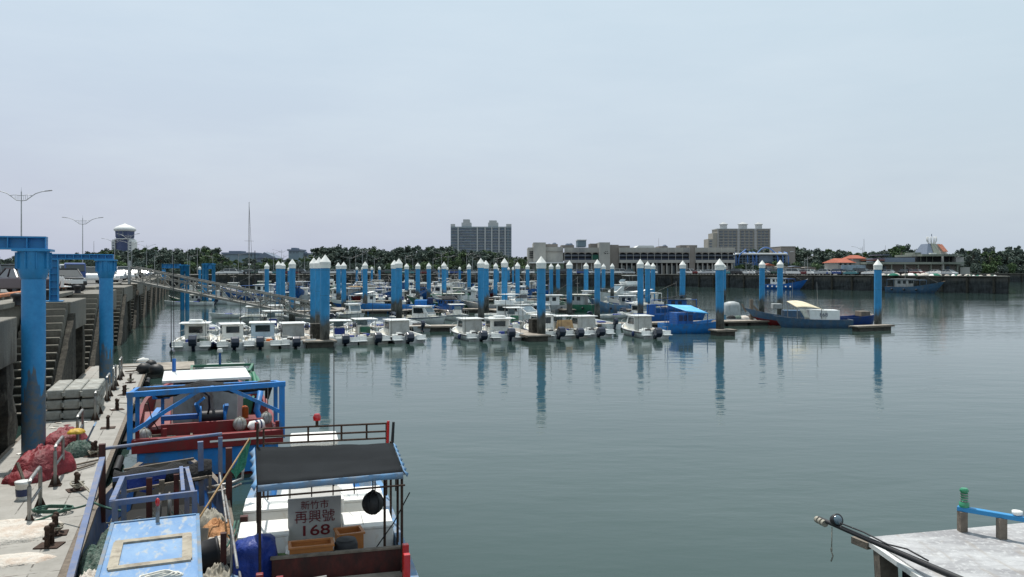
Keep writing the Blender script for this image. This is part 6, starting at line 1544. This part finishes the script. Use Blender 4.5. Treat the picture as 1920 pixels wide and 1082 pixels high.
# stepped apartment block
t,X_,Z_,bx=bobj('stepped beige apartment block with three domed roof towers','apartment block',1386,600,'apartment_block')
bx('wall',1345,1444,430,GB,0,16,B_['aptb']); bx('lower_wing',1337,1345,437,GB,0,15,B_['aptb']); bx('low_wing',1328,1337,448,GB,0,14,B_['aptb'])
for a,b_ in((1353,1368),(1388,1406),(1420,1434)):
    m=MB(); xc=(X_(a)+X_(b_))/2; w_=X_(b_)-X_(a); zb=Z_(430); m.lathe((xc,6,zb),[(w_*.46,0),(w_*.46,3.6),(w_*.56,3.7),(w_*.56,4.2),(w_*.3,4.9),(w_*.04,5.8)],12,False); m.build('roof_tower',B_['aptl'],t)
for a in(1345,1382,1414,1442): bx('light_pier',a,a+4.5 if 1350<a<1440 else a+2,430,500,-.7,0,M('pier_beige_%d'%a,haze_tint((.40,.36,.30),.3),.8))
xs=[(1349,1355),(1358,1364),(1367,1372),(1374,1380),(1389,1395),(1398,1403),(1406,1411),(1421,1426),(1428,1433),(1435,1440)]
for f in range(9):
    y=433.5+f*5.2
    for a,b_ in xs: bx('window',a,b_,y,y+2.5,-.25,-.02,B_['win'])
m=MB()
for f in range(10): m.box(((X_(1346)+X_(1443))/2,-.45,Z_(432+f*5.2)),(X_(1443)-X_(1346),.7,.2))
m.build('balcony_slab',B_['aptl'],t)
for f in range(4): bx('window',1330,1335,451+f*5,453.5+f*5,-.2,-.02,B_['win'])
bx('roof_edge',1344,1445,428.6,430,-.6,16,B_['aptl'])
# fish market hall
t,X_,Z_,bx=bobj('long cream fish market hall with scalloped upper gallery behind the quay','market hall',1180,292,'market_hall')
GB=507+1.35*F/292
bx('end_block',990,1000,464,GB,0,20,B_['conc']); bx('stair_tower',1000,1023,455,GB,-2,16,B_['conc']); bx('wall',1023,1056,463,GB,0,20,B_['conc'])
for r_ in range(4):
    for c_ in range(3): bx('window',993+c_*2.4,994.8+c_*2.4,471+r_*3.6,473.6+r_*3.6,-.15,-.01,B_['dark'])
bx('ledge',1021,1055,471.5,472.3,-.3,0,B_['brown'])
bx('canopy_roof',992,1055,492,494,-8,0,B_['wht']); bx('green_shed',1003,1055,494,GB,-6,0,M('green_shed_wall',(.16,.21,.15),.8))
def gallery(x0,x1,lab=None):
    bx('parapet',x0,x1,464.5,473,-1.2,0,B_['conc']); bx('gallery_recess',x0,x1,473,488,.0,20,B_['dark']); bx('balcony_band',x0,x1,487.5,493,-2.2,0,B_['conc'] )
    n=max(1,round((x1-x0)/13)); m=MB(); m.c=0
    for i in range(n):
        a=X_(x0+(x1-x0)*i/n); b_=X_(x0+(x1-x0)*(i+1)/n); pts=[(a,Z_(473)),(b_,Z_(473))]+[(b_+(a-b_)*q/6,Z_(473)-(.15+.5*(1-math.sin(math.pi*q/6)))) for q in range(7)]
        m.prism(pts,'y',-1.6,-1.3)
    m.build('scalloped_awning',B_['brown'],t)
    for i in range(n+1):
        xx=x0+(x1-x0)*i/n; bx('gallery_post',xx-.3,xx+.3,464.2,488,-1.9,-1.65,B_['conc'])
    bx('railing',x0,x1,484.3,487.4,-1.0,-.9,M('gallery_rail_%d'%x0,(.03,.04,.07),.6)); bx('gallery_backs',x0,x1,477.5,480.5,-.35,-.3,B_['win'])
    m=MB()
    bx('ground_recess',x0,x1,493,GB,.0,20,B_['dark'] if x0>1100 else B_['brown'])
    n2=max(2,int((x1-x0)/9))
    for i in range(n2): 
        xx=x0+(x1-x0)*(i+.5)/n2; bx('ground_column',xx-1,xx+1,493,GB,-1.6,-.6,B_['conc']); 
        bx('shop_front',xx+1.6,xx+6.5,498,GB,-.3,-.05,M('shopfront_%d_%d'%(x0,i),[(.22,.23,.22),(.12,.14,.15),(.30,.28,.24)][i%3],.6))
gallery(1058,1122); gallery(1160,1291); gallery(1302,1375)
bx('green_screen',1108,1122,478,487,-1.4,-1.25,B_['grnwin'])
bx('sign_tower',1122,1142,455,GB,-3,14,B_['conc']); bx('faceted_wing',1142,1160,459,GB,0,18,B_['brown']); bx('grey_pier',1291,1302,461,GB,-1,18,B_['brown'])
m=MB(); rr=random.Random(4)
for i,(x_,y_,w_) in enumerate(((1131,474,1.4),(1134,472,1.6),(1137,472,1.5),(1133,475.5,2.4),(1137,475.5,2.0),(1140,475.5,1.2))): m.box((X_(x_),-3.06,Z_(y_)),(w_*.2,.1,w_*.13))
m.build('wall_emblem',B_['dark'],t)
for a,b_,c,d_ in((1085,1101,450,462),(1109,1122,456,464),(1148,1184,460,465),(1023,1047,457,463),(1054,1078,459,464),(1240,1256,461,465),(1280,1312,459,464)): bx('roof_room',a,b_,c,d_,4,12,B_['brown'] if a!=1085 else B_['apt'])
m=MB(); m.prism([(X_(1193),Z_(465)),(X_(1231),Z_(465)),(X_(1228),Z_(460)),(X_(1200),Z_(460))],'y',3,12); m.build('white_roof_tank',B_['wht'],t)
bx('roof_cap',1084,1102,448.4,450,3.6,12.4,B_['wht'])
for px_,py_ in((1031,460),(1041,458),(1066,459.5),(1072,459),(1150,462),(1252,462)):
    m=MB(); m.sph((X_(px_),6,Z_(py_)),(.9,.9,.9),8,6); m.build('water_tank',B_['slate'],t)
# blue arched hall
t,X_,Z_,bx=bobj('low hall with white curved roof and two blue arches','hall',1425,302,'arched_hall')
GB=507+1.35*F/302
bx('wall',1378,1475,478,GB,0,14,M('hall_wall',(.16,.22,.28),.7)); 
m=MB(); pts=[(X_(1374),Z_(478)),(X_(1476),Z_(478)),(X_(1473),Z_(474.5)),(X_(1380),Z_(474.5))]; m.prism(pts,'y',-1.5,15); m.build('curved_roof',B_['wht'],t,bevel=.3)
for r_ in range(3):
    for c_ in range(15):
        x_=1381+c_*6.2
        if 1420<x_<1448: continue
        bx('window',x_,x_+3.6,480+r_*5,483+r_*5,-.3,-.05,B_['dark'])
bx('centre_window_band',1423,1446,480,492,-.25,-.04,B_['winb'])
def arch(x0,x1,yt,lean=0):
    m=MB(); n=18; pts=[]
    for i in range(n+1):
        q=i/n; a=math.pi*q; cc=math.cos(a); xx=(X_(x0)+X_(x1))/2-math.copysign(abs(cc)**1.25,cc)*(X_(x1)-X_(x0))/2; pts.append((xx,-2.0+2.2*math.sin(a),Z_(yt)*math.sin(a)**.6))
    m.path(pts,.24,8); m.build('blue_arch',B_['arch'],t)
arch(1412,1460,464); 
m=MB(); m.path([(X_(1383),-1.8,0),(X_(1382),-1.8,Z_(486)),(X_(1386),-1.8,Z_(476)),(X_(1396),-1.8,Z_(468)),(X_(1397),-1.8,Z_(474))],.26,8); m.build('blue_arch',B_['arch'],t)
for x_ in(1377.5,1399,1409,1416,1455,1465,1475):
    m=MB(); m.path([(X_(x_),-1.9,0),(X_(x_),-1.9,Z_(482)),(X_(x_-1),-.8,Z_(474.3)),(X_(x_-1.5),2,Z_(472.6))],.22,6); m.build('roof_rib',B_['arch'],t)
t,X_,Z_,bx=bobj('plain brown box building beside the arched hall','building',1478,318)
bx('wall',1464,1491,462.5,507+1.35*F/318,0,14,B_['brown']); bx('roof_edge',1463.6,1491.4,461.8,462.6,-.3,14,B_['conc']); bx('wall_sign',1481,1488,471.5,472.6,-.2,-.02,B_['wht'])
# small kiosks on the jetty quay
for i,(x0,x1,yt,D,c_,lb) in enumerate(((1431,1452,498,262,'redroof','small kiosk with red gabled roof behind the parked cars'),(1457,1476,500,258,'conc','plain cream kiosk next to the red-roofed one'),(1482,1502,500,262,'slate','grey shed behind the blue fishing boat'),(1503,1530,502,262,'brown','low brown shed at the foot of the trees'))):
    t,X_,Z_,bx=bobj(lb,'kiosk',(x0+x1)/2,D,'kiosk'); GB=507+1.35*F/D; bx('wall',x0,x1,yt,GB,0,4,B_['conc'] if i<2 else B_['brown'])
    m=MB(); m.prism([(X_(x0-1),Z_(yt)),(X_(x1+1),Z_(yt)),(X_((x0+x1)/2),Z_(yt-(4 if i==0 else 1.5)))],'y',-.6,4.6); m.build('roof',B_[c_],t); bx('door',x0+3,x0+6,yt+2,GB,-.1,-.01,B_['dark'])
# red-roofed house
t,X_,Z_,bx=bobj('white-walled house with red tiled roof beside the jetty building','house',1595,232,'tiled_house')
GB=507+1.35*F/232
bx('wall',1571,1624,492,GB,0,10,B_['conc']); bx('pale_fence_panel',1570,1615,497,508,-3,-2.8,M('pale_blue_panel',(.30,.38,.44),.7,dirt=(.2,.25,.28),amt=.45))
m=MB(); m.add([(X_(1568),-.8,Z_(492.5)),(X_(1604),-.8,Z_(492.5)),(X_(1600),5,Z_(484)),(X_(1576),5,Z_(484)),(X_(1604),10.8,Z_(492.5)),(X_(1568),10.8,Z_(492.5))],[(0,1,2,3),(1,4,2),(4,5,3,2),(5,0,3)]); m.build('roof',B_['redroof'],t)
bx('upper_room',1602,1624,484,492,1,8,B_['conc']); m=MB(); m.add([(X_(1600),.2,Z_(484.5)),(X_(1626),.2,Z_(484.5)),(X_(1621),4.5,Z_(478)),(X_(1606),4.5,Z_(478)),(X_(1626),9,Z_(484.5)),(X_(1600),9,Z_(484.5))],[(0,1,2,3),(1,4,2),(4,5,3,2),(5,0,3)]); m.build('upper_roof',B_['redroof'],t)
for x_ in(1574,1583,1592): bx('window',x_,x_+4,494,497,-.1,-.01,B_['dark'])
# tiered jetty building
t,X_,Z_,bx=bobj('tiered grey-green jetty building crowned by a pyramid with orange panel','terminal building',1720,228,'jetty_building')
GB=507+1.35*F/228; gr=M('terminal_concrete',(.22,.24,.20),.85,var=.1,scale=.3,dirt=(.12,.13,.11),amt=.4,dscale=.2)
bx('ground_floor',1626,1810,496,GB,3,16,B_['brown']); bx('floor_slab',1624,1806,491.5,495.5,-.5,17,gr); bx('upper_block',1665,1722,483,491.5,2,14,B_['slate']); bx('dark_canopy',1658,1674,477,478.2,2,10,B_['slate'])
bx('upper_floor',1728,1800,480.5,491.5,3,16,B_['dark']); bx('roof_slab',1731,1806,476.5,480.5,.5,17,gr); bx('end_block',1796,1811,482,498,1,15,B_['conc'])
bx('lower_roof',1626,1662,487,488.2,1,12,B_['redroof'])
for x_ in(1653,1672,1697,1722,1746,1771,1796): bx('column',x_-.8,x_+.8,495.5,GB,0,1,gr)
for x_ in(1736,1747,1758,1779,1790): bx('mullion',x_-.35,x_+.35,480.5,491.5,2.7,3,gr)
bx('corner_column',1766.5,1768.5,480,GB,-.3,.5,B_['conc'])
for x_ in(1656,1664,1776,1784): bx('shop_front',x_,x_+6,499,GB,2.7,2.95,B_['winb'])
zb,zt_=Z_(476.5),Z_(456)
def fr(x0,x1,x2,x3,y0,y1,mat,nm,cut=1):
    m=MB(); m.add([(X_(x0),y0,zb),(X_(x1),y0,zb),(X_(x1),y0+8,zb),(X_(x0),y0+8,zb),(X_(x2),y0+2,zt_),(X_(x3),y0+2,zt_),(X_(x3),y0+6,zt_),(X_(x2),y0+6,zt_)],[(0,1,5,4),(1,2,6,5),(2,3,7,6),(3,0,4,7),(4,5,6,7),(3,2,1,0)]); m.build(nm,mat,t)
fr(1748,1761,1757,1761.5,3,0,B_['slate'],'pyramid_wing'); fr(1762,1772,1762,1770,2.5,0,gr,'pyramid_core')
m=MB(); m.add([(X_(1779),2.9,Z_(471)),(X_(1788),2.9,Z_(471)),(X_(1782),4.4,Z_(457)),(X_(1773),4.4,Z_(457))],[(0,1,2,3)]); m.build('orange_panel',M('orange_panel',(.50,.19,.12),.7),t,solid=.2)
fr(1770,1790,1771,1781,3.3,0,B_['conc'],'pyramid_wing')
for i in range(9):
    a=2*math.pi*i/9; m=MB(); xx=X_(1767.5); m.path([(xx+math.cos(a)*.7,6+math.sin(a)*.7,zt_-.3),(xx+math.cos(a)*1.35,6+math.sin(a)*1.35,zt_+1.0),(xx+math.cos(a)*1.25,6+math.sin(a)*1.25,zt_+2.1)],.11,5); m.build('crown_spike',B_['wht'],t)
MB().tube((X_(1767.5),6,zt_),(X_(1767.5),6,zt_+2.9),.1).build('spire',B_['slate'],t)
m=MB(); m.sph((X_(1810),4,Z_(479)),(.62,.6,.5),10,8); m.build('water_tank',B_['wht'],t); m=MB(); m.sph((X_(1795),6,Z_(475.5)),(.4,.4,.3),10,8); m.build('roof_tank',B_['wht'],t); bx('roof_room',1752,1763,474,476.4,2,6,B_['wht']); bx('side_room',1735,1747,472.5,476.4,6,12,gr)
bx('shed',1808,1826,501,GB,2,8,B_['conc']); 
# junk, tarps and crates on top of the jetty
a=Vector((96,214.5,GZ)); b=Vector((127,196.5,GZ))
for i in range(34):
    px=1655+i*6.6+RND.uniform(-2,2); D=207-(px-1660)*.062 if px<1890 else 192
    if px>1868: continue
    D+=RND.uniform(1.5,5); s_=RND.uniform(.5,1.0) if px<1770 else RND.uniform(.3,.6)
    k=['tarp_white','net_grey','foam','net_green','tarp_white','net_black'][i%6]
    o=heap('gear_pile',Qd(px,D,GZ),(s_*1.5,s_*.9,s_*.7),X[k],i*1.3,i,1.5,None,20,9)
    tag(o,f'{ {"tarp_white":"white tarp","net_grey":"grey net","foam":"white foam","net_green":"green net","net_black":"black net"}[k]} covered gear pile on the jetty, {ordw(i)} toward its end','gear pile','covered gear piles on the jetty')
# domed tower
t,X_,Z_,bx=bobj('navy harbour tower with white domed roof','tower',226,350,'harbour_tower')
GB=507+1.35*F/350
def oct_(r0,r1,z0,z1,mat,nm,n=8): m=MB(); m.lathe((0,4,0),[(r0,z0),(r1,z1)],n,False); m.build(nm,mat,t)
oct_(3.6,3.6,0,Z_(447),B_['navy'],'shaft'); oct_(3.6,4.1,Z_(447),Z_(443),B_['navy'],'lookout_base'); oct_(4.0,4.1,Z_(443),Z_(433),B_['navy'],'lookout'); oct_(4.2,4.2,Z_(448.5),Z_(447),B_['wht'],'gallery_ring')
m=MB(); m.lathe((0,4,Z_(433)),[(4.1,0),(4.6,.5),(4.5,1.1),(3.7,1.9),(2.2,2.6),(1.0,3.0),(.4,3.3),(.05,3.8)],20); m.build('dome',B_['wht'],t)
MB().tube((0,4,Z_(421)),(0,4,Z_(417)),.06).build('finial',X['steel'],t)
for s in(-1,1):
    m=MB(); m.prism([(s*3.0,0),(s*4.5,0),(s*4.5,Z_(453)),(s*4.1,Z_(449)),(s*3.3,Z_(449)),(s*3.0,Z_(452))][::s],'y',1.0,6); m.build('side_wing',B_['wht'],t)
    for r_ in range(9): m=MB(); m.box((s*3.75,.95,Z_(455+r_*5)),(.7,.08,.7)); m.build('window',B_['win'],t)
m=MB(); m.box((0,.35,Z_(437)),(2.2,.3,3.0)); m.build('front_panel',B_['win'],t)
# distant houses behind the low trees
for x0,x1,yt,D,rf,lb in((418,475,473,420,'flat','wide dark grey shed roofs behind the trees'),(482,518,475,420,'gable','blue-grey gabled shed behind the tall mast'),(541,561,467,430,'flat','narrow flat-roofed grey house above the trees'),(556,577,474,440,'flat','low dark house beside the narrow grey one')):
    t,X_,Z_,bx=bobj(lb,'house',(x0+x1)/2,D,'distant_house'); GB=507+1.35*F/D; bx('wall',x0,x1,yt+(3 if rf=='flat' else 9),GB,0,12,B_['slate'] if rf!='flat' else B_['apt'])
    m=MB()
    if rf=='gable': m.prism([(X_(x0-1),Z_(yt+9)),(X_(x1+2),Z_(yt+9)),(X_(x0+(x1-x0)*.4),Z_(yt-2))],'y',-1,13)
    else: m.box(((X_(x0)+X_(x1))/2,6,Z_(yt+2)),(X_(x1)-X_(x0)+1.2,13.5,.9)); m.box((X_(x0+(x1-x0)*.35),6,Z_(yt-.5)),((X_(x1)-X_(x0))*.4,8,1.2))
    m.build('roof',B_['slate'],t)
    for q in range(3): bx('window',x0+3+q*(x1-x0-8)/2,x0+5+q*(x1-x0-8)/2,yt+5,yt+8,-.1,-.01,B_['win'])

# every top-level thing that is not part of the ground or water is a thing
for o in list(COL.objects):
    if o.parent is None and o.get('category') and 'kind' not in o: o['kind']='thing'
